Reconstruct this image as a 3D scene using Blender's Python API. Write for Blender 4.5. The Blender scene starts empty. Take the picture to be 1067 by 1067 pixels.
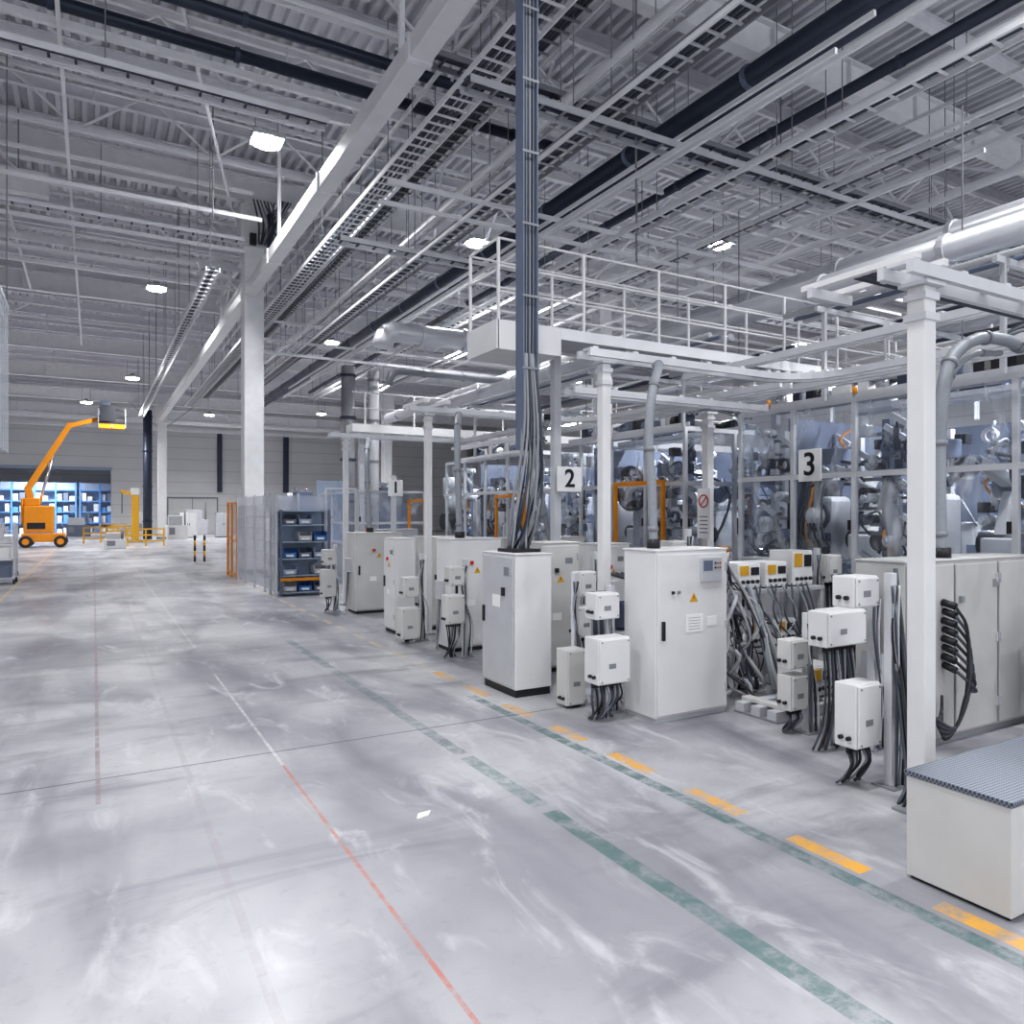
import bpy, bmesh, math, random
from mathutils import Vector, Matrix
random.seed(5)
SC=bpy.context.scene
C=SC.collection
TH=math.atan(436.0/769.0); S=math.sin(TH); K=math.cos(TH); H=2.2; F=769.0
def at(px,py,z=0.0):
    d=F*(H-z)/(py-535.0); u=d*(px-533.5)/F
    return (u*K+d*S, -u*S+d*K)
# ------------------------------------------------------------ materials
M={}
def mat(name,col,rough=.5,metal=0.0,var=.10,scale=3.0,bump=0.0,emit=0.0):
    m=bpy.data.materials.new(name); m.use_nodes=True; nt=m.node_tree; N=nt.nodes; L=nt.links
    b=N['Principled BSDF']; b.inputs['Roughness'].default_value=rough; b.inputs['Metallic'].default_value=metal
    tc=N.new('ShaderNodeTexCoord'); no=N.new('ShaderNodeTexNoise'); no.inputs['Scale'].default_value=scale; no.inputs['Detail'].default_value=4
    L.new(tc.outputs['Object'],no.inputs['Vector'])
    mx=N.new('ShaderNodeMix'); mx.data_type='RGBA'
    mx.inputs[6].default_value=(*[c*(1-var) for c in col],1); mx.inputs[7].default_value=(*[min(1,c*(1+var)) for c in col],1)
    L.new(no.outputs['Fac'],mx.inputs[0]); L.new(mx.outputs[2],b.inputs['Base Color'])
    if bump:
        bp=N.new('ShaderNodeBump'); bp.inputs['Strength'].default_value=bump; L.new(no.outputs['Fac'],bp.inputs['Height']); L.new(bp.outputs['Normal'],b.inputs['Normal'])
    if emit:
        b.inputs['Emission Color'].default_value=(*col,1); b.inputs['Emission Strength'].default_value=emit
    M[name]=m; return m
mat('white',(.74,.74,.745),.38,0,.09,2.0)
mat('cream',(.62,.615,.60),.42,0,.14,2.0)
mat('worn',(.49,.49,.48),.45,0,.22,2.0)
mat('grey',(.25,.26,.28),.45,0,.1)
mat('lightgrey',(.52,.53,.555),.45,0,.12)
mat('alu',(.68,.69,.715),.4,.25,.08)
mat('steelwhite',(.78,.785,.80),.65,0,.1)
mat('purlin',(.78,.785,.82),.6,0,.12)
mat('deck',(.68,.685,.72),.55,0,.22,.6)
mat('darkblue',(.028,.038,.062),.35,.2,.2)
mat('navy',(.05,.06,.095),.4,.2,.2)
mat('black',(.018,.02,.026),.45,0,.2)
mat('rubber',(.03,.03,.035),.7,0,.2)
mat('hose',(.30,.32,.35),.45,0,.1,30)
mat('cable',(.07,.08,.10),.5,0,.2)
mat('duct',(.64,.65,.68),.35,.4,.1)
mat('orange',(.78,.29,.012),.4,0,.08)
mat('yellow',(.72,.40,.03),.45,0,.08)
mat('red',(.6,.03,.03),.5,0,.1)
mat('blue',(.06,.20,.48),.5,0,.15)
mat('rackblue',(.10,.25,.55),.5,0,.15)
mat('paleblue',(.38,.46,.58),.5,0,.1)
mat('bluegrey',(.14,.17,.24),.5,0,.15)
mat('dark_backdrop',(.15,.175,.24),.4,0,.5,1.2)  # dark tone standing in for the shaded depth of the cells
mat('sign',(.88,.88,.88),.4,0,.02)
mat('ink',(.015,.015,.02),.5,0,.05)
mat('chrome',(.6,.62,.66),.2,.9,.1)
mat('lamp',(1,1,1),.5,0,0,1,0,60)
mat('wallmat',(.74,.74,.745),.6,0,.08,.3)
def wallpanels():
    m=M['wallmat']; nt=m.node_tree; N=nt.nodes; L=nt.links
    tc=N.new('ShaderNodeTexCoord'); sp=N.new('ShaderNodeSeparateXYZ'); L.new(tc.outputs['Object'],sp.inputs[0])
    a=N.new('ShaderNodeMath'); a.operation='MULTIPLY'; a.inputs[1].default_value=.8; L.new(sp.outputs['Z'],a.inputs[0])
    f=N.new('ShaderNodeMath'); f.operation='FRACT'; L.new(a.outputs[0],f.inputs[0])
    c=N.new('ShaderNodeMath'); c.operation='COMPARE'; c.inputs[1].default_value=.5; c.inputs[2].default_value=.03; L.new(f.outputs[0],c.inputs[0])
    mx=N.new('ShaderNodeMix'); mx.data_type='RGBA'; b=N['Principled BSDF']
    src=b.inputs['Base Color'].links[0].from_socket
    L.new(c.outputs[0],mx.inputs[0]); L.new(src,mx.inputs[6]); mx.inputs[7].default_value=(.58,.58,.60,1); L.new(mx.outputs[2],b.inputs['Base Color'])
wallpanels()
def clearmat():
    m=bpy.data.materials.new('clear_panel'); m.use_nodes=True; nt=m.node_tree; N=nt.nodes; L=nt.links
    b=N['Principled BSDF']; out=N['Material Output']; b.inputs['Base Color'].default_value=(.84,.87,.92,1); b.inputs['Roughness'].default_value=.08
    t=N.new('ShaderNodeBsdfTransparent'); t.inputs[0].default_value=(.82,.855,.91,1)
    ms=N.new('ShaderNodeMixShader'); tc=N.new('ShaderNodeTexCoord'); no=N.new('ShaderNodeTexNoise'); no.inputs['Scale'].default_value=1.5; no.inputs['Detail'].default_value=3; no.inputs['Distortion'].default_value=.9
    mp=N.new('ShaderNodeMapping'); mp.inputs['Rotation'].default_value=(.6,0,0); mp.inputs['Scale'].default_value=(1,2.4,.7)
    mr=N.new('ShaderNodeMapRange'); mr.inputs[1].default_value=.50; mr.inputs[2].default_value=.74; mr.inputs[3].default_value=.07; mr.inputs[4].default_value=.50  # noise streaks of milky white painted in as glare on the sheet
    L.new(tc.outputs['Object'],mp.inputs[0]); L.new(mp.outputs[0],no.inputs['Vector']); L.new(no.outputs['Fac'],mr.inputs[0]); L.new(mr.outputs[0],ms.inputs[0])
    L.new(t.outputs[0],ms.inputs[1]); L.new(b.outputs[0],ms.inputs[2]); L.new(ms.outputs[0],out.inputs[0]); M['clear']=m
clearmat()
def meshmat():
    m=bpy.data.materials.new('wire_mesh'); m.use_nodes=True; nt=m.node_tree; N=nt.nodes; L=nt.links
    b=N['Principled BSDF']; out=N['Material Output']; b.inputs['Base Color'].default_value=(.6,.62,.7,1)
    t=N.new('ShaderNodeBsdfTransparent'); ms=N.new('ShaderNodeMixShader'); ms.inputs[0].default_value=.45
    L.new(t.outputs[0],ms.inputs[1]); L.new(b.outputs[0],ms.inputs[2]); L.new(ms.outputs[0],out.inputs[0]); M['mesh']=m
meshmat()
def treadmat():
    m=mat('tread',(.20,.22,.27),.4,.4,.2); nt=m.node_tree; N=nt.nodes; L=nt.links
    tc=N.new('ShaderNodeTexCoord'); mp=N.new('ShaderNodeMapping'); mp.inputs['Rotation'].default_value=(0,0,.785); ck=N.new('ShaderNodeTexChecker'); ck.inputs['Scale'].default_value=60
    L.new(tc.outputs['Object'],mp.inputs[0]); L.new(mp.outputs[0],ck.inputs['Vector'])
    ck.inputs['Color1'].default_value=(.26,.28,.32,1); ck.inputs['Color2'].default_value=(.07,.08,.11,1)
    L.new(ck.outputs['Color'],N['Principled BSDF'].inputs['Base Color'])
treadmat()
def floormat():
    m=bpy.data.materials.new('floor_concrete'); m.use_nodes=True; nt=m.node_tree; N=nt.nodes; L=nt.links; b=N['Principled BSDF']
    tc=N.new('ShaderNodeTexCoord'); sp=N.new('ShaderNodeSeparateXYZ'); L.new(tc.outputs['Object'],sp.inputs[0])
    def noise(sc,det=5,dist=0,rough=.5,vec=None):
        n=N.new('ShaderNodeTexNoise'); n.inputs['Scale'].default_value=sc; n.inputs['Detail'].default_value=det; n.inputs['Distortion'].default_value=dist; n.inputs['Roughness'].default_value=rough
        L.new(vec or tc.outputs['Object'],n.inputs['Vector']); return n.outputs['Fac']
    def mr(s,a,b_,c,d):
        n=N.new('ShaderNodeMapRange'); n.interpolation_type='SMOOTHSTEP'; L.new(s,n.inputs[0])
        for i,v in enumerate((a,b_,c,d)): n.inputs[i+1].default_value=v
        return n.outputs[0]
    def mix(f,a,c2):
        n=N.new('ShaderNodeMix'); n.data_type='RGBA'; L.new(f,n.inputs[0])
        if isinstance(a,tuple): n.inputs[6].default_value=(*a,1)
        else: L.new(a,n.inputs[6])
        n.inputs[7].default_value=(*c2,1); return n.outputs[2]
    def ma(op,a,b_=None,c=None):
        n=N.new('ShaderNodeMath'); n.operation=op
        for i,v in enumerate((a,b_,c)):
            if v is None: continue
            if isinstance(v,(int,float)): n.inputs[i].default_value=v
            else: L.new(v,n.inputs[i])
        return n.outputs[0]
    def mapped(sx,sy,rot=0):
        mp=N.new('ShaderNodeMapping'); mp.inputs['Scale'].default_value=(sx,sy,1); mp.inputs['Rotation'].default_value=(0,0,rot); L.new(tc.outputs['Object'],mp.inputs[0]); return mp.outputs[0]
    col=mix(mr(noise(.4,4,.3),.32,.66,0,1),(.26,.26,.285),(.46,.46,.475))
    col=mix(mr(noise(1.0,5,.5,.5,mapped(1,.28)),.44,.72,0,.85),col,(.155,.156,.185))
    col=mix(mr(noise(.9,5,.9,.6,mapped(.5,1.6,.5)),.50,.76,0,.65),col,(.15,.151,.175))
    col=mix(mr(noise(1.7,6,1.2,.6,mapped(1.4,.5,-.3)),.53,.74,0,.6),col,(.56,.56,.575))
    col=mix(mr(noise(9,6,.4,.7),.5,.82,0,.4),col,(.20,.20,.22))
    X=sp.outputs['X']; Y=sp.outputs['Y']; wear=mr(noise(5,8,.3,.78),.36,.60,.12,1)
    def line(xc,w,y0,y1,color,period=None,ln=None,st=1.0):
        nonlocal col
        f=ma('COMPARE',X,xc,w/2); f=ma('MULTIPLY',f,ma('COMPARE',Y,(y0+y1)/2,(y1-y0)/2))
        if period:
            fr=ma('FRACT',ma('DIVIDE',ma('SUBTRACT',Y,y0),period)); f=ma('MULTIPLY',f,ma('COMPARE',fr,ln/period/2,ln/period/2))
        f=ma('MULTIPLY',ma('MULTIPLY',f,wear),st); col=mix(f,col,color)
    def joint(y,x0,x1,w=.012):
        nonlocal col
        f=ma('MULTIPLY',ma('COMPARE',Y,y,w),ma('COMPARE',X,(x0+x1)/2,(x1-x0)/2)); f=ma('MULTIPLY',f,.8); col=mix(f,col,(.08,.085,.11))
    for y in (7.0,15.8,24.6,33.4): joint(y,-14,46)
    line(8.0,.02,-5,80,(.15,.15,.2)); line(0.03,.035,6.4,40,(.24,.17,.18),None,None,.8)
    line(2.93,.14,-3,4.6,(.055,.145,.135),None,None,.75); line(2.93,.14,4.72,6.0,(.06,.15,.14),None,None,.65); line(2.93,.13,6.1,13,(.09,.145,.155),None,None,.6)
    line(3.96,.12,-3,8.0,(.045,.125,.12),None,None,.8)
    line(4.13,.13,-2.13,9.6,(.70,.36,.04),1.0,.56,.95); line(4.13,.1,9.6,60,(.55,.46,.30),1.0,.6,.8)
    line(1.44,.026,-3,6.6,(.46,.14,.09),None,None,.75); line(1.44,.03,6.6,10.8,(.60,.58,.58),None,None,.8); line(1.44,.05,13,50,(.58,.55,.55),None,None,.5)
    line(-2.06,.09,8,60,(.66,.45,.18),None,None,.8); line(.7,.05,2,30,(.26,.21,.24),None,None,.3)
    L.new(col,b.inputs['Base Color'])
    L.new(mr(noise(1.0,3),.3,.7,.30,.42),b.inputs['Roughness'])
    return m
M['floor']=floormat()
# ------------------------------------------------------------ mesh helpers
ORG={}
def smooth_path(pts,n=6):
    P=[Vector(p) for p in pts]; P=[P[0]*2-P[1]]+P+[P[-1]*2-P[-2]]; out=[]
    for i in range(1,len(P)-2):
        for k in range(n):
            t=k/n; a,b,c,d=P[i-1:i+3]
            out.append(.5*((2*b)+(c-a)*t+(2*a-5*b+4*c-d)*t*t+(3*b-a-3*c+d)*t**3))
    out.append(P[-2]); return out
class MB:
    def __init__(s): s.bm=bmesh.new()
    def hexa(s,p):
        v=[s.bm.verts.new(q) for q in p]
        for f in ((3,2,1,0),(4,5,6,7),(0,1,5,4),(1,2,6,5),(2,3,7,6),(3,0,4,7)): s.bm.faces.new([v[i] for i in f])
        return s
    def quad(s,a,b,z0,z1):
        """one thin upright sheet between two floor points"""
        v=[s.bm.verts.new(q) for q in ((a.x,a.y,z0),(b.x,b.y,z0),(b.x,b.y,z1),(a.x,a.y,z1))]; s.bm.faces.new(v); return s
    def box(s,x0,y0,z0,x1,y1,z1): return s.hexa([(x0,y0,z0),(x1,y0,z0),(x1,y1,z0),(x0,y1,z0),(x0,y0,z1),(x1,y0,z1),(x1,y1,z1),(x0,y1,z1)])
    def frame(s,p,q):
        p=Vector(p); q=Vector(q); d=(q-p).normalized(); up=Vector((0,0,1)) if abs(d.z)<.98 else Vector((0,1,0))
        a=d.cross(up).normalized(); b=a.cross(d).normalized(); return p,q,a,b
    def bar(s,p,q,w,h,w2=None,h2=None):
        p,q,a,b=s.frame(p,q); w2=w if w2 is None else w2; h2=h if h2 is None else h2; pts=[]
        for c,ww,hh in ((p,w,h),(q,w2,h2)):
            for i,j in ((-1,-1),(1,-1),(1,1),(-1,1)): pts.append(c+a*i*ww/2+b*j*hh/2)
        return s.hexa(pts)
    def ibeam(s,p,q,w,h,t=.03):
        p,q,a,b=s.frame(p,q); prof=[(-w/2,-h/2),(w/2,-h/2),(w/2,-h/2+t),(t/2,-h/2+t),(t/2,h/2-t),(w/2,h/2-t),(w/2,h/2),(-w/2,h/2),(-w/2,h/2-t),(-t/2,h/2-t),(-t/2,-h/2+t),(-w/2,-h/2+t)]
        return s.prism([p+a*i+b*j for i,j in prof],q-p)
    def tube(s,pts,r,n=8,r2=None):
        pts=[Vector(p) for p in pts]; m=len(pts); rings=[]; a=None
        for i,p in enumerate(pts):
            d=(pts[min(i+1,m-1)]-pts[max(i-1,0)]).normalized()
            if a is None:
                up=Vector((0,0,1)) if abs(d.z)<.9 else Vector((0,1,0)); a=d.cross(up).normalized()
            else: a=(a-d*a.dot(d)).normalized()
            b=d.cross(a); rr=r if r2 is None else r+(r2-r)*i/(m-1)
            rings.append([s.bm.verts.new(p+(a*math.cos(2*math.pi*k/n)+b*math.sin(2*math.pi*k/n))*rr) for k in range(n)])
        for i in range(m-1):
            for k in range(n):
                f=s.bm.faces.new([rings[i][k],rings[i][(k+1)%n],rings[i+1][(k+1)%n],rings[i+1][k]]); f.smooth=True
        s.bm.faces.new(rings[0]); s.bm.faces.new(rings[-1][::-1]); return s
    def cyl(s,p,q,r,n=14,r2=None): return s.tube([p,q],r,n,r2)
    def prism(s,pts,off):
        off=Vector(off); a=[s.bm.verts.new(p) for p in pts]; b=[s.bm.verts.new(Vector(p)+off) for p in pts]; n=len(a)
        s.bm.faces.new(a); s.bm.faces.new(b[::-1])
        for i in range(n): s.bm.faces.new([a[i],b[i],b[(i+1)%n],a[(i+1)%n]])
        return s
    def ring(s,c,r,t,w,ax='x',n=32):
        c=Vector(c); vs=[]
        for k in range(n):
            an=2*math.pi*k/n; row=[]
            for rr,ww in ((r,-w/2),(r,w/2),(r-t,w/2),(r-t,-w/2)):
                u,v=rr*math.cos(an),rr*math.sin(an)
                row.append(s.bm.verts.new(c+(Vector((ww,u,v)) if ax=='x' else Vector((u,ww,v)) if ax=='y' else Vector((u,v,ww)))))
            vs.append(row)
        for k in range(n):
            for j in range(4): s.bm.faces.new([vs[k][j],vs[k][(j+1)%4],vs[(k+1)%n][(j+1)%4],vs[(k+1)%n][j]])
        return s
    def dome(s,c,r,ax=(-1,0,0),n=16,m=5):
        """rounded cap with its flat side at c, bulging along ax"""
        c=Vector(c); d=Vector(ax).normalized()
        up=Vector((0,0,1)) if abs(d.z)<.9 else Vector((0,1,0)); a=d.cross(up).normalized(); b=d.cross(a); rings=[]
        for i in range(m):
            t=i/m*math.pi/2; rings.append([s.bm.verts.new(c+d*r*math.sin(t)+(a*math.cos(2*math.pi*k/n)+b*math.sin(2*math.pi*k/n))*r*math.cos(t)) for k in range(n)])
        tip=s.bm.verts.new(c+d*r)
        for i in range(m-1):
            for k in range(n): f=s.bm.faces.new([rings[i][k],rings[i][(k+1)%n],rings[i+1][(k+1)%n],rings[i+1][k]]); f.smooth=True
        for k in range(n): f=s.bm.faces.new([rings[-1][k],rings[-1][(k+1)%n],tip]); f.smooth=True
        s.bm.faces.new(rings[0][::-1]); return s
    def split(s,name,m,par,cap=100):
        """each loose piece of the mesh becomes a part of its own"""
        bm=s.bm; bmesh.ops.recalc_face_normals(bm,faces=bm.faces); bm.verts.ensure_lookup_table(); bm.verts.index_update()
        seen=set(); comps=[]
        for v in bm.verts:
            if v.index in seen: continue
            st=[v]; seen.add(v.index); cp=[]
            while st:
                q=st.pop(); cp.append(q)
                for e in q.link_edges:
                    w=e.other_vert(q)
                    if w.index not in seen: seen.add(w.index); st.append(w)
            comps.append(sorted(cp,key=lambda q:q.index))
        o0=ORG[par.name]; out=None; groups=[[c] for c in comps[:cap]]
        if len(comps)>cap: groups.append(comps[cap:])
        for gi,g in enumerate(groups):
            vs=[v for c in g for v in c]; ix={v.index:i for i,v in enumerate(vs)}; fs=[]; fset=set()
            for v in vs:
                for f in v.link_faces:
                    key=tuple(w.index for w in f.verts)
                    if key in fset: continue
                    fset.add(key); fs.append([ix[k] for k in key])
            ctr=sum((v.co for v in vs),Vector())/len(vs) if gi<cap else o0
            me=bpy.data.meshes.new(name); me.from_pydata([v.co-ctr for v in vs],[],fs); me.materials.append(M[m])
            o=bpy.data.objects.new(name,me); C.objects.link(o); o.parent=par; o.location=ctr-o0; out=o
            if gi>=cap: o['kind']='stuff'
        bm.free(); return out
    def build(s,name,m,par=None,bev=0):
        bmesh.ops.recalc_face_normals(s.bm,faces=s.bm.faces)
        me=bpy.data.meshes.new(name)
        if par is not None: o0=ORG[par.name]
        else:
            xs=[v.co.x for v in s.bm.verts]; ys=[v.co.y for v in s.bm.verts]; zs=[v.co.z for v in s.bm.verts]
            o0=Vector(((min(xs)+max(xs))/2,(min(ys)+max(ys))/2,min(zs)))
        bmesh.ops.translate(s.bm,verts=s.bm.verts,vec=-o0); s.bm.to_mesh(me); s.bm.free()
        me.materials.append(M[m] if isinstance(m,str) else m)
        o=bpy.data.objects.new(name,me); C.objects.link(o)
        if par is not None: o.parent=par
        else: o.location=o0
        ORG[o.name]=o0
        if bev:
            b=o.modifiers.new('b','BEVEL'); b.width=bev; b.segments=2; b.limit_method='ANGLE'
        return o
def thing(name,label,cat,loc=(0,0,0),group=None):
    o=bpy.data.objects.new(name,None); C.objects.link(o); o.location=loc; o.empty_display_size=.2
    o['label']=label; o['category']=cat
    if group: o['group']=group
    ORG[o.name]=Vector(loc); return o
def top(mb,name,m,label,cat,group=None,bev=0):
    o=mb.build(name,m,None,bev); o['label']=label; o['category']=cat
    if group: o['group']=group
    return o
def struct(mb,name,m,par=None):
    o=mb.build(name,m,par)
    if par is None: o['kind']='structure'
    return o
def dup(o,loc=None,rz=None,label=None,group=None,sc=None,par=None):
    c=o.copy(); C.objects.link(c); c.parent=par
    for ch in o.children: dup(ch,par=c)
    if loc is not None: c.location=loc
    if rz is not None: c.rotation_euler=(0,0,rz)
    if sc: c.scale=(sc,)*3
    if label: c['label']=label
    if group: c['group']=group
    return c
# ------------------------------------------------------------ setting
mb=MB()
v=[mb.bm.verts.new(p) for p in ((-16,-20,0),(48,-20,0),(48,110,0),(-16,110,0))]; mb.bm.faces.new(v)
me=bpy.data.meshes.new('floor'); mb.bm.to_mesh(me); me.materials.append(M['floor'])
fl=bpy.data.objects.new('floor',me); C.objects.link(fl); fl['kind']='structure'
RZ=15.0
mb=MB(); x=-14.0; prof=[]
while x<46:
    prof+= [(x,RZ),(x+.14,RZ),(x+.18,RZ+.18),(x+.32,RZ+.18)]; x+=.36
r0=[mb.bm.verts.new((a,-20,z)) for a,z in prof]; r1=[mb.bm.verts.new((a,88.3,z)) for a,z in prof]
for i in range(len(prof)-1): mb.bm.faces.new([r0[i],r0[i+1],r1[i+1],r1[i]])
struct(mb,'ceiling','deck')
mb=MB(); FY=88.0; OX=1.6
mb.box(-14,FY,6.8,OX,FY+.3,RZ+.1); mb.box(OX,FY,0,7,FY+.3,RZ+.1); mb.box(7,FY,3.9,12,FY+.3,RZ+.1); mb.box(12,FY,0,46,FY+.3,RZ+.1); struct(mb,'wall_far','wallmat')
struct(MB().box(-14.3,-20,0,-14,110,RZ+.1),'wall_left','wallmat')
struct(MB().box(46,-20,0,46.3,FY+.3,RZ+.1),'wall_right','wallmat')
struct(MB().box(-14,104,0,4,104.3,9),'wall_store','wallmat')
struct(MB().box(-14,FY+.3,8.6,4,104,8.9),'ceiling_store','deck')
struct(MB().box(4,FY+.3,0,4.2,104.3,8.6),'wall_store_right','wallmat')
d=struct(MB().box(7.05,FY+.08,0,11.95,FY+.2,3.85),'door_1','white')
MB().box(9.45,FY+.0,.0,9.5,FY+.07,3.85).build('centre_strip','grey',d); MB().box(9.1,FY+.0,1.0,9.2,FY+.07,1.2).build('handle','black',d)
struct(MB().box(6.9,FY-.05,0,7.05,FY-.001,4).box(11.95,FY-.05,0,12.1,FY-.001,4).box(7.05,FY-.05,3.85,11.95,FY-.001,4),'trim_1','grey')
struct(MB().box(-14,FY-.06,6.7,OX+.1,FY-.001,7.0),'trim_2','paleblue')
# ------------------------------------------------------------ roof structure
pr=top(MB().ibeam((-14,8.8,14.80),(46,8.8,14.80),.18,.38,.03),'roof_purlin','purlin','pale steel purlin running across the hall under the corrugated deck','beam','roof purlins across the hall')
y=8.8
while y<86:
    y+=2.4; dup(pr,(pr.location.x,y,pr.location.z))
ords=['nearest','second','third','fourth','fifth','sixth','farthest']
for i,(gy,gz) in enumerate(((13.1,14.12),(28.4,14.12),(43,13.6),(54,12.9),(62,12.4),(71,12.1),(80,11.9))):
    g=thing('roof_girder','deep pale steel girder across the hall, %s of the seven under the purlins'%ords[i],'beam',(16,gy,gz-.48),'deep roof girders')
    MB().ibeam((-14,gy,gz),(46,gy,gz),.36,.96,.05).build('girder_beam','steelwhite',g)
    mb=MB()
    for x in range(-12,46,3): mb.box(x-.02,gy-.15,gz-.4,x+.02,gy+.15,gz+.4)
    mb.split('stiffener_plate','steelwhite',g)
    if gz<14:
        for x in (-11.5,-2.5,9.5,18.5,33.5): MB().box(x-.06,gy-.06,gz+.48,x+.06,gy+.06,14.95).build('hanger','steelwhite',g)
for i,tx in enumerate((5.85,14.5,24.0)):
    t=thing('lattice_truss','long lattice truss along the hall, %s from the aisle'%('first','second','third')[i],'truss',(tx,30,12.4),'lattice trusses along the hall')
    ye=52 
    for z in (12.3,13.0) if False else (12.5,13.6):
        MB().bar((tx,0 if i else 28.9,z),(tx,42.8 if True else ye,z),.16,.16).build('chord','steelwhite',t)
    y=1.0 if i else 29.4; k=0
    while y<40.5:
        MB().bar((tx,y,12.5 if k%2 else 13.6),(tx,y+2.2,13.6 if k%2 else 12.5),.08,.08).build('diagonal','steelwhite',t); y+=2.2; k+=1
for i,ty in enumerate((16.0,20.2,24.3,33.3,38.0,48.5)):
    t=thing('cross_truss','pale lattice truss across the hall between deep girders, %s from the viewer'%(['first','second','third','fourth','fifth','sixth'][i]),'truss',(16,ty,13.1),'lattice trusses across the hall')
    for z in (13.1,14.55): MB().bar((-14,ty,z),(46,ty,z),.12,.12).build('chord','steelwhite',t)
    x=-13.0; k=0
    while x<30:
        MB().bar((x,ty,13.1 if k%2 else 14.55),(x+1.8,ty,14.55 if k%2 else 13.1),.06,.06).build('diagonal','steelwhite',t); x+=1.8; k+=1
def column(cx,cy,label,s=.7,zt=13.6):
    t=thing('column',label,'column',(cx,cy,0),'concrete columns along the aisle')
    MB().box(cx-s/2,cy-s/2,0,cx+s/2,cy+s/2,zt).build('shaft','steelwhite',t,.03)
    MB().box(cx-s/2-.15,cy-s/2-.15,zt-1.7,cx+s/2+.15,cy+s/2+.15,zt-.2).build('capital','white',t,.02)
    MB().box(cx-s/2-.03,cy-s/2-.03,0,cx+s/2+.03,cy+s/2+.03,.2).build('base','grey',t,.01)
    for sx in (-1,1):
        MB().bar((cx+sx*s/2,cy-.1,zt-2),(cx+sx*2.6,cy-.1,zt),.1,.12).build('knee_brace','lightgrey',t)
    return t
c0=column(5.1,28.4,'tall pale column rising beside the fenced rack cage')
for k in range(4): MB().box(4.9+.3*k,27.7,11.9+.45*(k%2),5.12+.3*k,27.9,12.3+.4*(k%3)).build('bracket_box',['black','lightgrey','navy','grey'][k],c0,.01)
for k in range(7):
    a=random.uniform(-.2,.2); MB().tube(smooth_path([(5.0+.12*k,27.65,13.5),(5.1+.12*k+a,27.5,12.6),(5.25+.1*k-a,27.6,11.9),(5.5+.06*k,27.65,12.6),(5.9+.05*k+a,27.6,13.6)],5),.03,6).build('looped_cable',['cable','navy','grey'][k%3],c0)
column(5.1,70,'distant column beyond the yellow barriers',.7,11.6)
column(21,28.4,'pale column standing among the machines at mid hall')
column(21,58,'pale column deep among the far machines',.7,12.3)
b=thing('aisle_beam','wide white box beam running above the aisle edge toward the column','beam',(4.98,10,10.1))
MB().box(4.77,-8,10.12,5.17,28.0,10.52).build('beam_box','white',b,.02)
mb=MB()
for yy in (0,6,12,18,24): mb.box(4.74,yy,10.09,5.2,yy+.12,10.55)
mb.split('joint_band','steelwhite',b)
for yy in (3,12.9,23.3): MB().box(4.93,yy,10.52,5.03,yy+.1,13.6 if yy==12.9 else 14.6).build('hanger','steelwhite',b)
b=thing('aisle_beam','white box beam continuing above the aisle behind the tall column','beam',(4.98,50,10.1))
MB().box(4.77,28.8,10.12,5.17,69.6,10.52).build('beam_box','white',b,.02)
for yy in (35,48): MB().box(4.93,yy,10.52,5.03,yy+.1,14.6).build('hanger','steelwhite',b)
def ladder(p,q,w,label,step=.45,cables=2,top_z=13.6,side='steelwhite',rung='steelwhite'):
    p=Vector(p); q=Vector(q); d=(q-p).normalized(); a=Vector((-d.y,d.x,0)); L=(q-p).length
    t=thing('cable_ladder',label,'cable tray',tuple((p+q)/2),'overhead cable ladders')
    for s_ in (-1,1): MB().bar(p+a*s_*w/2,q+a*s_*w/2,.03,.12).build('side_rail',side,t)
    mb=MB(); k=.1
    while k<L: c=p+d*k; mb.bar(c-a*w/2,c+a*w/2,.05,.03); k+=step
    mb.split('rung',rung,t)
    for j in range(cables):
        o=(j-(cables-1)/2)*w*.2
        pts=[p+d*(L*i/10)+a*(o+random.uniform(-.03,.03))+Vector((0,0,.06)) for i in range(11)]
        MB().tube(pts,.04,6).build('cable','cable',t)
    k=2.0
    while k<L:
        for s_ in (-1,1):
            c=p+d*k+a*s_*w/2; MB().cyl(c,(c.x,c.y,top_z),.012,5).build('hanger_rod','grey',t)
        k+=5.6
ladder((6.2,3,10.2),(6.2,60,10.2),.6,'wide cable ladder running right beside the white aisle beam',step=.35,cables=4)
ladder((7.3,3,10.9),(7.3,60,10.9),.45,'higher narrow cable ladder second right of the aisle beam',step=.35,side='steelwhite',rung='grey',cables=3)
ladder((8.3,3,9.6),(8.3,50,9.6),.5,'lower cable ladder third right of the aisle beam',step=.35,side='grey',rung='lightgrey',cables=3)
ladder((9.3,3,11.4),(9.3,50,11.4),.45,'high cable ladder just left of the dark main pipes',cables=3)
ladder((12.8,2,9.9),(12.8,50,9.9),.5,'cable ladder right of the dark main pipes',cables=3)
ladder((17.2,2,10.8),(17.2,50,10.8),.5,'cable ladder at the upper right, far right of the main pipes',rung='grey')
ladder((5.3,10.9,9.25),(26,10.9,9.25),.4,'nearest cable ladder crossing under the others toward the right',side='lightgrey',rung='grey')
ladder((5.4,18.5,9.15),(28,18.5,9.15),.45,'cable ladder crossing the hall beyond the walkway',rung='navy')
ladder((5.4,14.2,11.7),(30,14.2,11.7),.5,'high cable ladder crossing above the dark pipes',side='grey',rung='navy')
ladder((2.9,22,9.0),(2.9,58,9.0),.35,'slim cable ladder above the aisle left of the column')
ladder((-13,16.6,11.0),(4.6,16.6,11.0),.4,'cable ladder crossing at the upper left above the aisle',side='purlin',rung='navy')
ladder((-13,26.2,11.4),(4.4,26.2,11.4),.4,'second cable ladder crossing at upper left, beyond the first',side='purlin',rung='navy')
LZ=12.3; PW=590
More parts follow.
